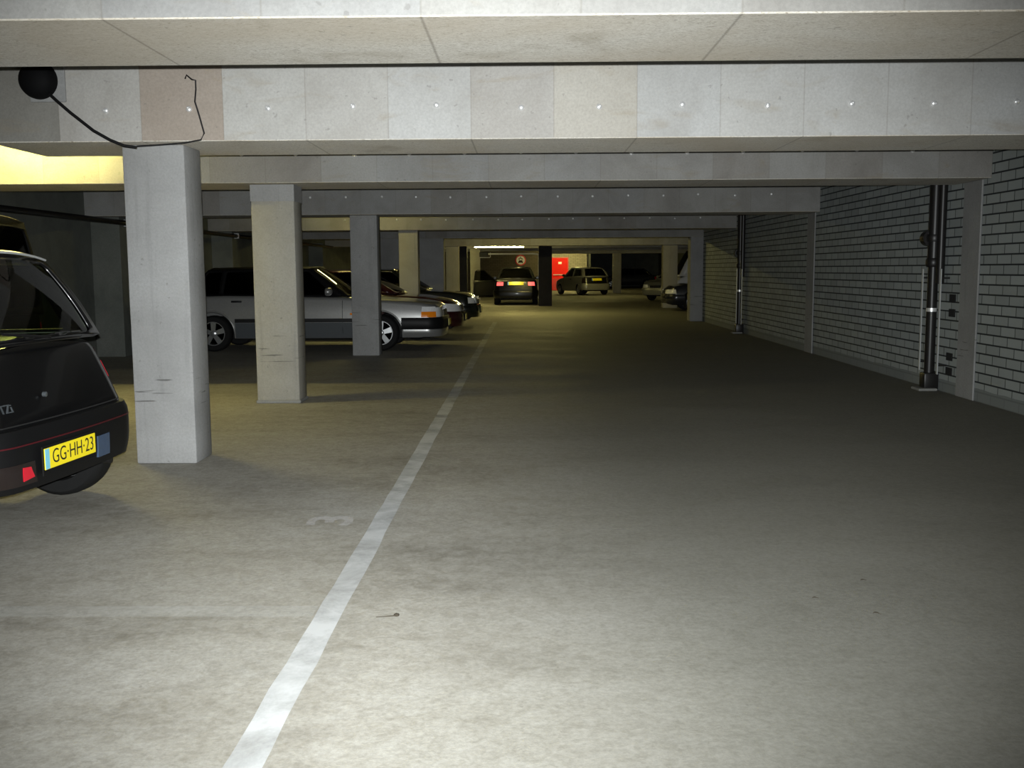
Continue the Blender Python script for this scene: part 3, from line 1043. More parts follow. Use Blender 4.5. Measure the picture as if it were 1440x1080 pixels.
        def P_sd(x, z, sg):
            # edges of the side follow the windscreen and rear window edges
            zb_, zt_ = zbelt(x), ztop(x)
            t = max(0.0, min(1.0, (z - zb_) / (zt_ - zb_)))
            tb = (x - xr0) / (xc - xr0)
            yb = wbr + (wbf - wbr) * max(0, min(1, tb))
            y = yb + (wtop(x) - yb) * t + 0.022 * math.sin(PI * t)
            return Vector((x, sg * y, z))

        def frame(name, outer, holes, mapf, mat, thick=0.022, uvgrid=None):
            polys = [outer] + holes
            tris = geometry.tessellate_polygon([[Vector((a, b, 0)) for a, b in p] for p in polys])
            flat = [q for p in polys for q in p]
            bm = bmesh.new()
            vs = [bm.verts.new(mapf(a, b)) for a, b in flat]
            for t in tris:
                try:
                    bm.faces.new([vs[k] for k in t])
                except ValueError:
                    pass
            bmesh.ops.recalc_face_normals(bm, faces=bm.faces)
            o = mk(name, bm, mat, s.root, 40)
            so = o.modifiers.new('thickness', 'SOLIDIFY')
            so.thickness = thick
            so.offset = 0
            return o

        def dens(quad, n=10, r=0.0):
            """densified polygon, optionally with rounded corners (r as a share of each edge)"""
            out = []
            m = len(quad)
            for k in range(m):
                a, b = Vector(quad[k]), Vector(quad[(k + 1) % m])
                c2 = Vector(quad[(k + 2) % m])
                lo, hi = (r, 1 - r) if r else (0, 1)
                for i in range(n + (1 if r else 0)):
                    out.append(tuple(a.lerp(b, lo + (hi - lo) * i / n)))
                if r:
                    p0, p2 = a.lerp(b, 1 - r), b.lerp(c2, r)
                    for i in (1, 2, 3):
                        t = i / 4
                        q = p0.lerp(b, t).lerp(b.lerp(p2, t), t)
                        out.append(tuple(q))
            return out

        def pane(name, quad, mapf, nu=12, nv=8, shrink=0.0):
            bm = bmesh.new()
            a, b, c_, d_ = [Vector(q) for q in quad]
            G = []
            for j in range(nv + 1):
                row = []
                for i in range(nu + 1):
                    q = a.lerp(b, i / nu).lerp(d_.lerp(c_, i / nu), j / nv)
                    row.append(bm.verts.new(mapf(q.x, q.y)))
                G.append(row)
            grid_faces(bm, G)
            return mk(name, bm, s.glassm, s.root, 60)

        m = 0.055
        wq = [(m, 0.05), (1 - m, 0.05), (1 - m, 0.94), (m, 0.94)]
        unit = dens([(0, 0), (1, 0), (1, 1), (0, 1)], 14)
        fm = s.cabmat
        frame('windscreen_frame', unit, [dens(wq, 12, 0.06)], P_ws, fm)
        pane('windscreen', wq, P_ws)
        rm = c.get('rm', 0.06)
        rq = [(rm, c.get('rv0', 0.07)), (1 - rm, c.get('rv0', 0.07)), (1 - rm, 0.9), (rm, 0.9)]
        if c.get('rear_glass', True):
            frame('rear_window_frame', unit, [dens(rq, 12, 0.07)], P_rw, fm)
            s.rear_pane = pane('rear_window', rq, P_rw)
        else:
            frame('rear_window_frame', unit, [], P_rw, fm)
        n = 20
        for sg in (1, -1):
            outer = []
            for i in range(n + 1):
                x = xr0 + (xc - xr0) * i / n
                outer.append((x, zbelt(x)))
            for i in range(1, 8):
                v = i / 8
                p = P_ws(1.0, v)
                outer.append((p.x, p.z))
            for i in range(n + 1):
                x = xwt + (xrt - xwt) * i / n
                outer.append((x, ztop(x)))
            for i in range(1, 8):
                v = 1 - i / 8
                p = P_rw(1.0, v)
                outer.append((p.x, p.z))
            holes = [dens(wq_, 8, 0.05) for wq_ in wins]
            mp = lambda a, b, sg=sg: P_sd(a, b, sg)
            frame('side_frame', outer, holes, mp, fm)
            for wq_ in wins:
                pane('side_window', wq_, mp, 8, 6)
        # roof
        bm = bmesh.new()
        G = []
        for i in range(n + 1):
            t = i / n
            row = []
            for j in range(17):
                u = j / 16
                q = 1 - (2 * u - 1) ** 2
                x0, x1 = xrt - rtp * q, xwt + bowt * q
                x = x0 + (x1 - x0) * t
                xe = xrt + (xwt - xrt) * t
                row.append(bm.verts.new((x, (2 * u - 1) * wtop(xe), ztop(xe) + crown * q)))
            G.append(row)
        grid_faces(bm, G)
        bmesh.ops.recalc_face_normals(bm, faces=bm.faces)
        o = mk('roof_panel', bm, s.cabmat, s.root, 60)
        so = o.modifiers.new('thickness', 'SOLIDIFY')
        so.thickness = 0.02
        so.offset = -1
        s.P_rw, s.P_ws, s.P_sd = P_rw, P_ws, P_sd
        # dark shelf and dashboard under the glass
        bm = bmesh.new()
        box(bm, xr0 + 0.02, xc - 0.05, -wbr + 0.06, wbr - 0.06, min(zc, zr0) - 0.04, min(zc, zr0) + 0.035, bev=0.02)
        mk('interior_trim', bm, 'seat', s.root)

    def seats(s):
        c = s.cab
        zb = min(c['zc'], c['zr0'])
        for x, y, wd in ((s.xr + 0.55, 0.0, 1.05), (0.05, 0.34, 0.46), (0.05, -0.34, 0.46)):
            st = mk('seat_back', BOX(x - 0.09, x + 0.06, y - wd / 2, y + wd / 2, zb - 0.05, zb + 0.16, bev=0.04, seg=3), 'seat', s.root, 40)
            for yy in ((-0.3, 0.3) if wd > 0.6 else (0.0,)):
                mk('headrest', BOX(x - 0.07, x + 0.02, y + yy - 0.12, y + yy + 0.12, zb + 0.18, zb + 0.31, bev=0.035, seg=3), 'seat', st, 40)

    # --- wheels
    def wheel(s, x, sg):
        r = s.rw
        y = sg * (s.W / 2 - 0.115)
        k = sg
        wd = 0.095
        bm = lathe(bmesh.new(), [(r * 0.66, -wd * k), (r * 0.90, -wd * 1.03 * k), (r * 0.985, -wd * 0.75 * k), (r, -wd * 0.4 * k), (r, wd * 0.4 * k), (r * 0.985, wd * 0.75 * k), (r * 0.90, wd * 1.03 * k), (r * 0.66, wd * k), (r * 0.64, wd * 0.6 * k), (r * 0.64, -wd * 0.6 * k)], 40, 'Y', (0, 0, 0), close=True)
        t = mk('wheel', bm, 'rubber', s.root, 40)
        t.location = (x, y, r)
        rm = bmesh.new()
        lathe(rm, [(r * 0.665, wd * 0.98 * k), (r * 0.62, wd * 0.98 * k), (r * 0.58, wd * 0.45 * k), (r * 0.60, wd * 0.2 * k), (r * 0.655, wd * 0.2 * k)], 40, 'Y', close=True)
        lathe(rm, [(r * 0.17, wd * 0.2 * k), (r * 0.17, wd * 0.86 * k), (r * 0.13, wd * 0.95 * k), (0.001, wd * 0.96 * k)], 20, 'Y')
        for q in range(5):
            a = q * 2 * PI / 5 + 0.3
            ca, sa = math.cos(a), math.sin(a)
            vs = []
            for rad, hwid, yy in ((r * 0.12, r * 0.11, 0.85), (r * 0.62, r * 0.15, 0.80)):
                for e in (-1, 1):
                    for yv in (yy, yy - 0.45):
                        vs.append(rm.verts.new((ca * rad - sa * hwid * e, yv * wd * k, sa * rad + ca * hwid * e)))
            for f in ((0, 2, 6, 4), (1, 5, 7, 3), (0, 4, 5, 1), (2, 3, 7, 6), (0, 1, 3, 2), (4, 6, 7, 5)):
                rm.faces.new([vs[i] for i in f])
        bmesh.ops.recalc_face_normals(rm, faces=rm.faces)
        mk('rim', rm, s.rimmat if hasattr(s, 'rimmat') else 'alloy', t, 35)
        dk = lathe(bmesh.new(), [(r * 0.63, wd * 0.1 * k), (0.001, wd * 0.1 * k)], 24, 'Y')
        mk('brake_disc', dk, 'under', t)

    def mirror(s, x, z, mat=None):
        for sg in (1, -1):
            p = s.P_sd(x, z, sg)
            bm = bmesh.new()
            bmesh.ops.create_uvsphere(bm, u_segments=16, v_segments=10, radius=1)
            for v in bm.verts:
                v.co = Vector((v.co.x * 0.07 + (0.02 if v.co.x > 0 else 0), v.co.y * 0.10, v.co.z * 0.07))
                v.co.x = max(v.co.x, -0.035)
            for v in bm.verts:
                v.co += p + Vector((0.0, sg * 0.115, 0.06))
            tube(bm, [p + Vector((0.0, 0, 0.01)), p + Vector((0.0, sg * 0.08, 0.04))], 0.022, 8)
            mk('wing_mirror', bm, mat or s.paint, s.root, 50)

    def handle(s, x, z, sg, mat='black'):
        bm = BOX(-0.09, 0.09, -0.012, 0.018, -0.017, 0.017, bev=0.008)
        o = mk('door_handle', bm, mat, s.root, 40)
        o.location = s.ps(x, z, sg, 0.006)
        if sg < 0:
            o.rotation_euler = (0, 0, PI)

    def seam(s, x0, z0, x1, z1, sg):
        bm = bmesh.new()
        n = 10
        pts = [s.ps(x0 + (x1 - x0) * i / n, z0 + (z1 - z0) * i / n, sg, 0.0) for i in range(n + 1)]
        tube(bm, pts, 0.004, 5)
        mk('door_seam', bm, 'under', s.root)

    def plate(s, end, yc, zc, txt, off=0.03, bluestrip=True, size=(0.52, 0.11), frame=True):
        w_, h_ = size
        p = s.pe(end, yc, zc, off)
        pa, pb = s.pe(end, yc, zc - 0.06, off), s.pe(end, yc, zc + 0.06, off)
        tilt = math.atan2((pb - pa).x * -end, (pb - pa).z)
        r = mk('licence_plate', BOX(-w_ / 2, w_ / 2, -0.006, 0.0, -h_ / 2, h_ / 2, bev=0.002, seg=1), 'yellow', s.root)
        r.location = p
        r.rotation_euler = (-tilt, 0, PI / 2 if end > 0 else -PI / 2)
        r.rotation_mode = 'XYZ'
        if bluestrip:
            mk('country_strip', BOX(-w_ / 2 + 0.001, -w_ / 2 + 0.042, -0.0075, -0.0062, -h_ / 2 + 0.003, h_ / 2 - 0.003), 'plateblue', r)
        if txt:
            bm = text_bm(txt, 0.108, 0.68, 0.0006, bold=-0.0005)
            xs_ = [v.co.x for v in bm.verts]
            mid, span = (min(xs_) + max(xs_)) / 2, max(xs_) - min(xs_)
            k = (w_ - 0.10) / span
            for v in bm.verts:
                v.co = Vector(((v.co.x - mid) * k + 0.022, -0.0072 - v.co.z, v.co.y))
            mk('plate_writing', bm, 'ink', r)
        if frame:
            bm = BOX(-w_ / 2 - 0.012, w_ / 2 + 0.012, 0.0003, 0.008, -h_ / 2 - 0.03, h_ / 2 + 0.012, bev=0.002, seg=1)
            mk('plate_holder', bm, 'black', r)
        return r


def win(x0b, x1b, z0b, z1b, x0t, x1t, z0t, z1t):
    """a side window as (x,z): rear bottom, front bottom, front top, rear top"""
    return [(x0b, z0b), (x1b, z1b), (x1t, z1t), (x0t, z0t)]


# --- the near black hatchback, tail towards the lane -----------------------------------------
A = Car('hatchback', 'black hatchback with yellow plate GG-HH-23 parked beside the nearest column', (-4.33, 5.55, 0), math.radians(176), 'p_black',
        3.70, 1.62, 1.50, 1.02, -1.40, 0.29,
        [(-1.85, 0.97), (-1.5, 1.0), (0.75, 0.94), (1.2, 0.85), (1.65, 0.73), (1.85, 0.62)],
        dict(xc=0.72, zc=0.93, xwt=0.05, xrt=-1.40, xr0=-1.66, zr0=1.0, wt=0.565, wtr=0.545, wb=0.735, wbr=0.69, drop=0.0, rm=0.075, rv0=0.05, rb=0.07),
        [win(-0.30, 0.52, 1.01, 0.985, -0.36, 0.02, 1.415, 1.405), win(-1.46, -0.42, 1.035, 1.015, -1.30, -0.46, 1.41, 1.415)],
        sill=0.26, lean_r=0.42, rc=0.20, bow=0.05, glassm='glass_tint', seats=True)
EW = A.pl[25][0]
A.panel('rear_bumper', -1, [(-1.32, 0.29), (1.32, 0.29), (1.32, 0.60), (-1.32, 0.60)], 0.045, 'black', 64, 8, roundv=0.35)
A.panel('bumper_pinstripe', -1, [(-1.3, 0.52), (1.3, 0.52), (1.3, 0.527), (-1.3, 0.527)], 0.048, 'redline', 64, 1)
A.panel('front_bumper', 1, [(-1.2, 0.25), (1.2, 0.25), (1.2, 0.56), (-1.2, 0.56)], 0.045, 'black', 48, 6, roundv=0.35)
for sg in (1, -1):
    A.panel('tail_light', -1, [(sg * 0.72, 0.64), (sg * 0.88, 0.64), (sg * 0.86, 0.92), (sg * 0.72, 0.92)], 0.012, 'lampdark', 8, 6)
    A.panel('brake_light', -1, [(sg * 0.72, 0.74), (sg * 0.90, 0.74), (sg * 0.89, 0.84), (sg * 0.72, 0.84)], 0.014, 'redlens', 8, 4)
    A.panel('headlight', 1, [(sg * 0.42, 0.58), (sg * 0.86, 0.58), (sg * 0.84, 0.70), (sg * 0.44, 0.68)], 0.01, 'clear', 8, 4)
    A.side_strip('side_moulding', sg, -1.5, 1.5, 0.48, 0.56, 0.012, 'black', 60)
    A.handle(-0.25, 0.80, sg)
    A.seam(0.70, 0.28, 0.70, 0.84, sg)
    A.seam(-0.45, 0.28, -0.45, 0.88, sg)
A.mirror(0.50, 0.96, 'black')
A.panel('fog_recess', -1, [(0.46, 0.325), (0.69, 0.325), (0.69, 0.435), (0.46, 0.435)], 0.049, 'lampdark', 8, 4)
A.panel('rear_fog_light', -1, [(0.48, 0.355), (0.57, 0.345), (0.56, 0.415), (0.50, 0.41)], 0.053, 'redlens', 6, 3)
A.panel('reversing_light', -1, [(-0.31, 0.335), (-0.165, 0.335), (-0.165, 0.455), (-0.31, 0.455)], 0.052, 'bluelens', 6, 3)
A.plate(-1, 0.155, 0.43, 'GG\u00b7HH\u00b723', off=0.058)
p = A.pe(-1, 0.16, 0.735, 0.004)
o = mk('boot_lock', lathe(bmesh.new(), [(0.014, 0.012), (0.014, -0.005), (0.010, -0.008), (0.001, -0.008)], 16, 'X'), 'greytrim', A.root, 40)
o.location = p
bm = text_bm('TZi', 0.06, 1.15, 0.003)
for v in bm.verts:
    v.co = A.pe(-1, 0.52 - v.co.x, 0.70 + v.co.y, 0.003 + v.co.z)
mk('badge', bm, 'greytrim', A.root)
# rear wiper, tailgate seams, exhaust
P0, P1 = A.P_rw(0.5, 0.03), A.P_rw(0.78, 0.12)
mk('rear_wiper', tube(bmesh.new(), [P0 + Vector((-0.02, 0, 0)), P1 + Vector((-0.02, 0, 0))], 0.008, 6), 'black', A.root)
bm = bmesh.new()
for sg in (1, -1):
    tube(bm, [A.pe(-1, sg * 0.665, z, 0.001) for z in (0.61, 0.7, 0.8, 0.9)], 0.004, 5)
tube(bm, [A.pe(-1, q * 0.1, 0.615, 0.002) for q in range(-7, 8)], 0.004, 5)
mk('tailgate_seam', bm, 'under', A.root)
mk('exhaust_pipe', tube(bmesh.new(), [(-1.3, -0.46, 0.27), (-1.82, -0.46, 0.265)], 0.022, 12), 'cast', A.root, 40)
bm = bmesh.new()
pts = [A.P_rw(1 - k / 14, 0.955) for k in range(15)]
tube(bm, [q + Vector((-0.012, 0, 0.012)) for q in pts], 0.007, 6)
mk('roof_edge_trim', bm, 'galv', A.root, 40)

# --- black compact van in the next bay ---------------------------------------------------------
V = Car('compact_van', 'tall black compact van whose upper edge shows above the black hatchback roof', (-5.72, 8.75, 0), math.radians(180), 'p_matt',
        2.45, 1.45, 1.88, 0.75, -0.75, 0.27,
        [(-1.225, 1.0), (0.8, 0.98), (1.05, 0.9), (1.225, 0.72)],
        dict(xc=0.97, zc=0.97, xwt=0.6, xrt=-1.06, xr0=-1.17, zr0=0.99, wt=0.6, wb=0.66, wbr=0.66, drop=0.0),
        [win(-0.1, 0.75, 1.03, 1.02, -0.1, 0.5, 1.72, 1.72)], sill=0.24, rc=0.16, bow=0.04)
V.panel('rear_bumper', -1, [(-0.9, 0.28), (0.9, 0.28), (0.9, 0.52), (-0.9, 0.52)], 0.03, 'black', 32, 4, roundv=0.3)
V.panel('front_bumper', 1, [(-0.9, 0.28), (0.9, 0.28), (0.9, 0.52), (-0.9, 0.52)], 0.03, 'black', 32, 4, roundv=0.3)
for sg in (1, -1):
    V.panel('tail_light', -1, [(sg * 0.56, 0.62), (sg * 0.70, 0.62), (sg * 0.70, 0.92), (sg * 0.56, 0.92)], 0.01, 'redlens', 5, 5)
    V.panel('headlight', 1, [(sg * 0.4, 0.58), (sg * 0.7, 0.58), (sg * 0.7, 0.74), (sg * 0.4, 0.74)], 0.01, 'clear', 5, 4)
    V.handle(0.1, 0.85, sg)

# --- silver saloon behind the columns ------------------------------------------------------------
B = Car('saloon_car', 'silver grey saloon with black side strips parked behind the second and third columns', (-3.85, 18.02, 0), 0.0, 'p_silver',
        4.85, 1.76, 1.45, 1.37, -1.52, 0.312,
        [(-2.425, 0.88), (-2.3, 0.95), (-1.3, 0.97), (0.75, 0.93), (1.4, 0.88), (2.1, 0.83), (2.36, 0.79), (2.425, 0.74)],
        dict(xc=0.80, zc=0.93, xwt=0.12, xrt=-1.62, xr0=-2.02, zr0=0.95, wt=0.60, wb=0.79, wbr=0.78, drop=0.01),
        [win(-0.42, 0.55, 0.97, 0.965, -0.42, 0.10, 1.37, 1.365), win(-1.34, -0.50, 0.985, 0.97, -1.30, -0.50, 1.36, 1.37), win(-1.86, -1.42, 0.985, 0.98, -1.62, -1.39, 1.35, 1.36)],
        sill=0.23, lean_r=0.08, lean_f=0.12, rc=0.2, bow=0.08, cabmat='p_matt')  # black cabin colour paints in the shade of an unlit roof and pillars
B.panel('front_bumper', 1, [(-1.45, 0.37), (1.45, 0.37), (1.45, 0.57), (-1.45, 0.57)], 0.055, 'black', 64, 6, roundv=0.3)
B.panel('front_valance', 1, [(-1.42, 0.24), (1.42, 0.24), (1.42, 0.37), (-1.42, 0.37)], 0.03, 'p_silver', 64, 4, roundv=0.3)
B.panel('rear_bumper', -1, [(-1.4, 0.30), (1.4, 0.30), (1.4, 0.56), (-1.4, 0.56)], 0.05, 'black', 64, 6, roundv=0.3)
B.panel('grille', 1, [(-0.36, 0.575), (0.36, 0.575), (0.38, 0.70), (-0.38, 0.70)], 0.015, 'chrome', 8, 4)
B.panel('grille_mesh', 1, [(-0.33, 0.59), (0.33, 0.59), (0.35, 0.69), (-0.35, 0.69)], 0.018, 'under', 8, 4)
for sg in (1, -1):
    B.panel('headlight', 1, [(sg * 0.42, 0.58), (sg * 0.78, 0.58), (sg * 0.78, 0.74), (sg * 0.42, 0.74)], 0.012, 'clear', 8, 4)
    B.panel('indicator', 1, [(sg * 0.785, 0.575), (sg * 1.08, 0.575), (sg * 1.07, 0.67), (sg * 0.785, 0.67)], 0.014, 'orange', 10, 4)
    B.panel('side_light', 1, [(sg * 0.785, 0.672), (sg * 1.07, 0.672), (sg * 1.05, 0.755), (sg * 0.785, 0.755)], 0.014, 'clear', 10, 4)
    B.panel('tail_light', -1, [(sg * 0.5, 0.62), (sg * 0.95, 0.62), (sg * 0.95, 0.85), (sg * 0.5, 0.85)], 0.012, 'redlens', 8, 4)
    B.side_strip('side_moulding', sg, -1.13, 0.985, 0.50, 0.565, 0.016, 'black', 40)
    B.side_strip('lower_cladding', sg, -1.13, 0.985, 0.232, 0.495, 0.010, 'greytrim', 40)
    B.handle(-0.28, 0.85, sg)
    B.handle(-1.10, 0.86, sg)
    B.seam(0.72, 0.25, 0.72, 0.87, sg)
    B.seam(-0.46, 0.25, -0.46, 0.90, sg)
    o = mk('side_repeater', BOX(-0.03, 0.03, -0.004, 0.01, -0.016, 0.016, bev=0.004), 'orange', B.root)
    o.location = B.ps(0.88, 0.64, sg, 0.003)
    for xc in (B.xf, B.xr):                 # raised wheel arch lips
        bm = bmesh.new()
        tube(bm, [B.ps(xc + (B.ar + 0.012) * math.cos(a), max(0.24, B.rw + (B.ar + 0.012) * math.sin(a)), sg, 0.002) for a in [PI * (k / 24) for k in range(0, 25)]], 0.016, 8)
        mk('arch_lip', bm, 'p_silver', B.root, 50)
B.mirror(0.48, 0.96)
B.plate(1, 0.0, 0.46, None, off=0.065)

# --- dark red saloon ------------------------------------------------------------------------------
Cc = Car('saloon_car', 'dark red saloon with big clear headlamps parked beyond the silver saloon', (-3.52, 20.72, 0), 0.0, 'p_red',
         4.5, 1.72, 1.40, 1.35, -1.30, 0.305,
         [(-2.25, 0.85), (-2.1, 0.93), (-1.3, 0.95), (0.85, 0.90), (1.5, 0.85), (2.05, 0.76), (2.18, 0.70), (2.25, 0.62)],
         dict(xc=0.95, zc=0.91, xwt=0.15, xrt=-0.95, xr0=-1.5, zr0=0.945, wt=0.57, wb=0.765, wbr=0.755),
         [win(-0.35, 0.68, 0.95, 0.945, -0.35, 0.13, 1.33, 1.325), win(-1.25, -0.43, 0.965, 0.95, -0.95, -0.43, 1.31, 1.33)],
         sill=0.22, lean_f=0.25, rc=0.30, bow=0.10)
Dd = Car('saloon_car', 'blackish saloon parked beyond the dark red car with a yellow front plate', (-3.32, 24.55, 0), 0.0, 'p_green',
         4.4, 1.70, 1.42, 1.30, -1.28, 0.305,
         [(-2.2, 0.85), (-2.1, 0.93), (-1.3, 0.95), (0.85, 0.90), (1.5, 0.86), (2.0, 0.80), (2.13, 0.74), (2.2, 0.64)],
         dict(xc=0.92, zc=0.91, xwt=0.15, xrt=-0.95, xr0=-1.5, zr0=0.945, wt=0.57, wb=0.765, wbr=0.755),
         [win(-0.35, 0.66, 0.95, 0.945, -0.35, 0.13, 1.34, 1.335), win(-1.25, -0.43, 0.965, 0.95, -0.95, -0.43, 1.32, 1.34)],
         sill=0.22, lean_f=0.2, rc=0.28, bow=0.09)
for K in (Cc, Dd):
    big = K is Cc
    K.panel('front_bumper', 1, [(-1.35, 0.26), (1.35, 0.26), (1.35, 0.54), (-1.35, 0.54)], 0.04, K.paint, 56, 6, roundv=0.35)
    K.panel('rear_bumper', -1, [(-1.35, 0.28), (1.35, 0.28), (1.35, 0.54), (-1.35, 0.54)], 0.04, K.paint, 56, 6, roundv=0.35)
    K.panel('grille', 1, [(-0.28, 0.57), (0.28, 0.57), (0.3, 0.67), (-0.3, 0.67)], 0.012, 'under', 8, 4)
    for sg in (1, -1):
        if big:
            K.panel('headlight', 1, [(sg * 0.36, 0.555), (sg * 1.02, 0.56), (sg * 0.98, 0.72), (sg * 0.40, 0.68)], 0.014, 'clear', 12, 5)
        else:
            for a in (0.42, 0.66):
                K.panel('headlight', 1, [(sg * a, 0.59), (sg * (a + 0.19), 0.59), (sg * (a + 0.18), 0.73), (sg * (a + 0.01), 0.72)], 0.014, 'clear', 6, 5)
        K.panel('tail_light', -1, [(sg * 0.5, 0.62), (sg * 0.95, 0.62), (sg * 0.95, 0.80), (sg * 0.5, 0.80)], 0.012, 'redlens', 8, 4)
        K.handle(-0.2, 0.83, sg, K.paint)
        K.seam(0.72, 0.25, 0.72, 0.84, sg)
    K.mirror(0.60, 0.94)
    K.plate(1, 0.0, 0.43, None, off=0.05)


# --- far cars --------------------------------------------------------------------------------------
E_ = Car('saloon_car', 'black saloon seen from behind with its tail lamps lit and front door open', (-0.36, 41.1, 0), math.radians(90), 'p_black',
         4.4, 1.74, 1.50, 1.32, -1.30, 0.30,
         [(-2.2, 0.93), (-2.05, 1.0), (-1.3, 1.01), (0.8, 0.94), (1.5, 0.88), (2.05, 0.78), (2.2, 0.66)],
         dict(xc=0.9, zc=0.95, xwt=0.15, xrt=-0.95, xr0=-1.62, zr0=1.0, wt=0.56, wb=0.775, wbr=0.765),
         [win(-0.35, 0.66, 0.99, 0.985, -0.35, 0.13, 1.42, 1.415), win(-1.3, -0.43, 1.02, 0.99, -1.0, -0.43, 1.40, 1.42)],
         sill=0.22, lean_r=0.12, rc=0.2, bow=0.06)
E_.panel('rear_bumper', -1, [(-1.3, 0.28), (1.3, 0.28), (1.3, 0.58), (-1.3, 0.58)], 0.05, 'p_black', 56, 6, roundv=0.35)
E_.panel('front_bumper', 1, [(-1.3, 0.26), (1.3, 0.26), (1.3, 0.56), (-1.3, 0.56)], 0.05, 'p_black', 56, 6, roundv=0.35)
for sg in (1, -1):
    E_.panel('tail_light', -1, [(sg * 0.50, 0.76), (sg * 0.76, 0.76), (sg * 0.76, 0.90), (sg * 0.50, 0.90)], 0.014, 'redlit', 8, 4)
    E_.panel('headlight', 1, [(sg * 0.42, 0.58), (sg * 0.80, 0.58), (sg * 0.80, 0.72), (sg * 0.42, 0.72)], 0.012, 'clear', 8, 4)
E_.handle(-0.2, 0.86, -1)
E_.mirror(0.60, 0.98)
E_.plate(-1, 0.0, 0.845, None, off=0.02, size=(0.62, 0.13), frame=False)
pl = bpy.data.lights.new('plate_fill_light', 'AREA')  # unseen area light added to give the plate its flash-lit glow
pl.energy = 2.0
pl.size = 0.3
pl.color = (1, 0.95, 0.75)
plo = bpy.data.objects.new('plate_fill_light', pl)
COL.objects.link(plo)
plo.parent = E_.root
plo.location = (-2.42, 0, 1.02)
plo.rotation_euler = (0, math.radians(-45), 0)
# the open front door, swung out from its hinge
dr_ = mk('open_door', BOX(-1.02, 0.0, -0.035, 0.03, 0.24, 0.95, bev=0.025, seg=2), 'p_black', E_.root, 40)
dr_.location = (0.74, 0.86, 0)
dr_.rotation_euler = (0, 0, math.radians(-62))
bm = bmesh.new()
tube(bm, [(-0.98, 0, 0.94), (-0.94, -0.03, 1.30), (-0.86, -0.05, 1.36), (-0.55, -0.05, 1.36), (-0.06, 0, 0.96)], 0.02, 8)
mk('window_frame', bm, 'black', dr_, 40)
bm = bmesh.new()
vs = [bm.verts.new(q) for q in ((-0.97, 0, 0.95), (-0.07, 0, 0.95), (-0.55, -0.05, 1.35), (-0.93, -0.03, 1.32))]
bm.faces.new(vs)
mk('door_window', bm, 'glass_dark', dr_)
mk('door_lining', BOX(-0.96, -0.05, -0.05, -0.036, 0.32, 0.86, bev=0.006), 'black', dr_)

F_ = Car('hatchback', 'grey hatchback seen from behind at an angle, parked near the red door', (3.12, 55.25, 0), math.radians(112), 'p_grey',
         3.85, 1.66, 1.50, 1.2, -1.27, 0.295,
         [(-1.925, 0.95), (-1.6, 0.98), (0.75, 0.94), (1.3, 0.86), (1.75, 0.74), (1.925, 0.62)],
         dict(xc=0.78, zc=0.93, xwt=0.05, xrt=-1.35, xr0=-1.76, zr0=0.975, wt=0.57, wb=0.75, wbr=0.735, drop=0.03),
         [win(-0.38, 0.55, 0.99, 0.97, -0.38, 0.03, 1.40, 1.40), win(-1.42, -0.46, 1.02, 0.99, -1.2, -0.46, 1.37, 1.40)],
         sill=0.23, lean_r=0.35, rc=0.24, bow=0.06)
F_.panel('rear_bumper', -1, [(-1.3, 0.28), (1.3, 0.28), (1.3, 0.60), (-1.3, 0.60)], 0.045, 'p_grey', 56, 6, roundv=0.35)
F_.panel('tailgate_panel', -1, [(-0.62, 0.62), (0.62, 0.62), (0.62, 0.94), (-0.62, 0.94)], 0.004, 'p_black', 16, 6)
for sg in (1, -1):
    F_.panel('tail_light', -1, [(sg * 0.64, 0.64), (sg * 0.90, 0.64), (sg * 0.86, 0.92), (sg * 0.64, 0.92)], 0.012, 'lampdark', 6, 5)
    F_.panel('headlight', 1, [(sg * 0.42, 0.58), (sg * 0.86, 0.58), (sg * 0.84, 0.72), (sg * 0.44, 0.70)], 0.01, 'clear', 8, 4)
    F_.handle(-0.25, 0.84, sg)
    F_.seam(0.66, 0.28, 0.66, 0.86, sg)
F_.mirror(0.52, 0.98, 'black')
F_.plate(-1, 0.0, 0.83, None, off=0.012, size=(0.58, 0.13), frame=False)

G_ = Car('saloon_car', 'silver car nosing out from behind the pale column, with a bright reflection on its windscreen', (7.0, 44.8, 0), math.radians(228), 'p_grey',
         4.3, 1.72, 1.45, 1.3, -1.28, 0.305,
         [(-2.15, 0.90), (-1.3, 0.96), (0.85, 0.92), (1.5, 0.88), (2.0, 0.78), (2.15, 0.64)],
         dict(xc=0.98, zc=0.92, xwt=0.2, xrt=-1.1, xr0=-1.65, zr0=0.95, wt=0.57, wb=0.765, wbr=0.755),
         [win(-0.35, 0.70, 0.96, 0.955, -0.35, 0.18, 1.37, 1.365), win(-1.4, -0.43, 0.975, 0.96, -1.05, -0.43, 1.35, 1.37)],
         sill=0.22, lean_f=0.2, rc=0.3, bow=0.09)
H_ = Car('saloon_car', 'dark car with clear headlamps poking out beside the right portal pier', (6.72, 33.4, 0), math.radians(180), 'p_blue',
         4.3, 1.72, 1.42, 1.3, -1.28, 0.305,
         [(-2.15, 0.90), (-1.3, 0.96), (0.85, 0.92), (1.5, 0.88), (2.0, 0.80), (2.15, 0.64)],
         dict(xc=0.98, zc=0.92, xwt=0.2, xrt=-1.1, xr0=-1.65, zr0=0.95, wt=0.57, wb=0.765, wbr=0.755),
         [win(-0.35, 0.70, 0.96, 0.955, -0.35, 0.18, 1.34, 1.335), win(-1.4, -0.43, 0.975, 0.96, -1.05, -0.43, 1.32, 1.34)],
         sill=0.22, lean_f=0.2, rc=0.28, bow=0.09)
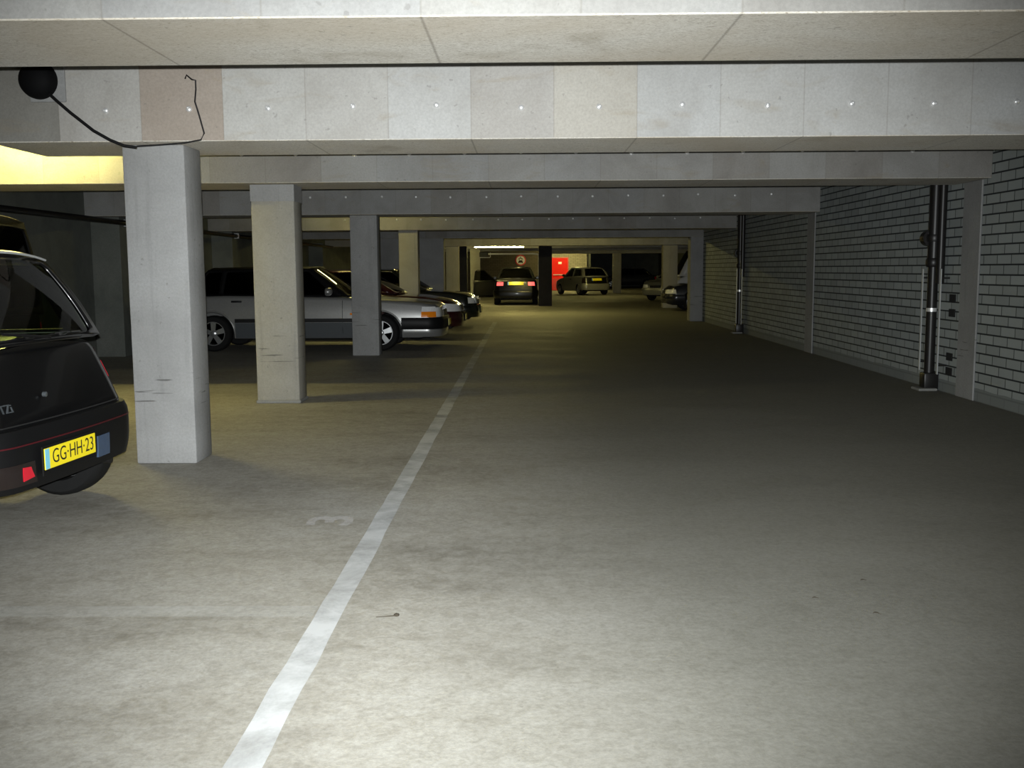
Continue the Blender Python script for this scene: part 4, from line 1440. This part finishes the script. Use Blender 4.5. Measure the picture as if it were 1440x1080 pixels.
J_ = Car('saloon_car', 'very dark car standing in the unlit recess right of the far column', (7.6, 74.5, 0), math.radians(182), 'p_blue',
         4.3, 1.72, 1.42, 1.3, -1.28, 0.305,
         [(-2.15, 0.90), (-1.3, 0.96), (0.85, 0.92), (1.5, 0.88), (2.0, 0.80), (2.15, 0.64)],
         dict(xc=0.98, zc=0.92, xwt=0.2, xrt=-1.1, xr0=-1.65, zr0=0.95, wt=0.57, wb=0.765, wbr=0.755),
         [win(-0.35, 0.70, 0.96, 0.955, -0.35, 0.18, 1.34, 1.335), win(-1.4, -0.43, 0.975, 0.96, -1.05, -0.43, 1.32, 1.34)],
         sill=0.22, lean_f=0.2, rc=0.28, bow=0.09)
for K in (G_, H_, J_):
    K.panel('front_bumper', 1, [(-1.3, 0.26), (1.3, 0.26), (1.3, 0.54), (-1.3, 0.54)], 0.04, K.paint, 48, 6, roundv=0.35)
    K.panel('rear_bumper', -1, [(-1.3, 0.28), (1.3, 0.28), (1.3, 0.54), (-1.3, 0.54)], 0.04, K.paint, 48, 6, roundv=0.35)
    K.panel('grille', 1, [(-0.28, 0.57), (0.28, 0.57), (0.3, 0.67), (-0.3, 0.67)], 0.012, 'under', 8, 4)
    for sg in (1, -1):
        K.panel('headlight', 1, [(sg * 0.40, 0.57), (sg * 0.98, 0.57), (sg * 0.94, 0.71), (sg * 0.42, 0.70)], 0.014, 'clear', 10, 5)
        K.panel('tail_light', -1, [(sg * 0.5, 0.62), (sg * 0.95, 0.62), (sg * 0.95, 0.80), (sg * 0.5, 0.80)], 0.012, 'redlens', 8, 4)
    K.mirror(0.62, 0.96)

I_ = Car('panel_van', 'white van behind the dark car beside the right portal pier', (7.75, 37.5, 0), math.radians(180), 'p_white',
         4.9, 1.85, 2.1, 1.55, -1.4, 0.33,
         [(-2.45, 1.15), (1.9, 1.12), (2.2, 1.04), (2.38, 0.9), (2.45, 0.72)],
         dict(xc=2.12, zc=1.1, xwt=1.62, xrt=-2.28, xr0=-2.4, zr0=1.13, wt=0.78, wb=0.83, wbr=0.83, drop=0.0, rear_glass=False),
         [win(0.75, 1.8, 1.16, 1.15, 0.75, 1.5, 1.9, 1.9)], sill=0.28, lean_f=0.2, rc=0.25, bow=0.08)
I_.panel('front_bumper', 1, [(-1.2, 0.30), (1.2, 0.30), (1.2, 0.58), (-1.2, 0.58)], 0.04, 'black', 48, 6, roundv=0.35)
I_.panel('rear_bumper', -1, [(-1.2, 0.30), (1.2, 0.30), (1.2, 0.5), (-1.2, 0.5)], 0.04, 'black', 48, 6, roundv=0.35)
for sg in (1, -1):
    I_.panel('headlight', 1, [(sg * 0.5, 0.66), (sg * 0.95, 0.66), (sg * 0.92, 0.86), (sg * 0.52, 0.84)], 0.012, 'clear', 8, 5)
    I_.handle(0.45, 0.98, sg)
I_.mirror(1.75, 1.2, 'black')
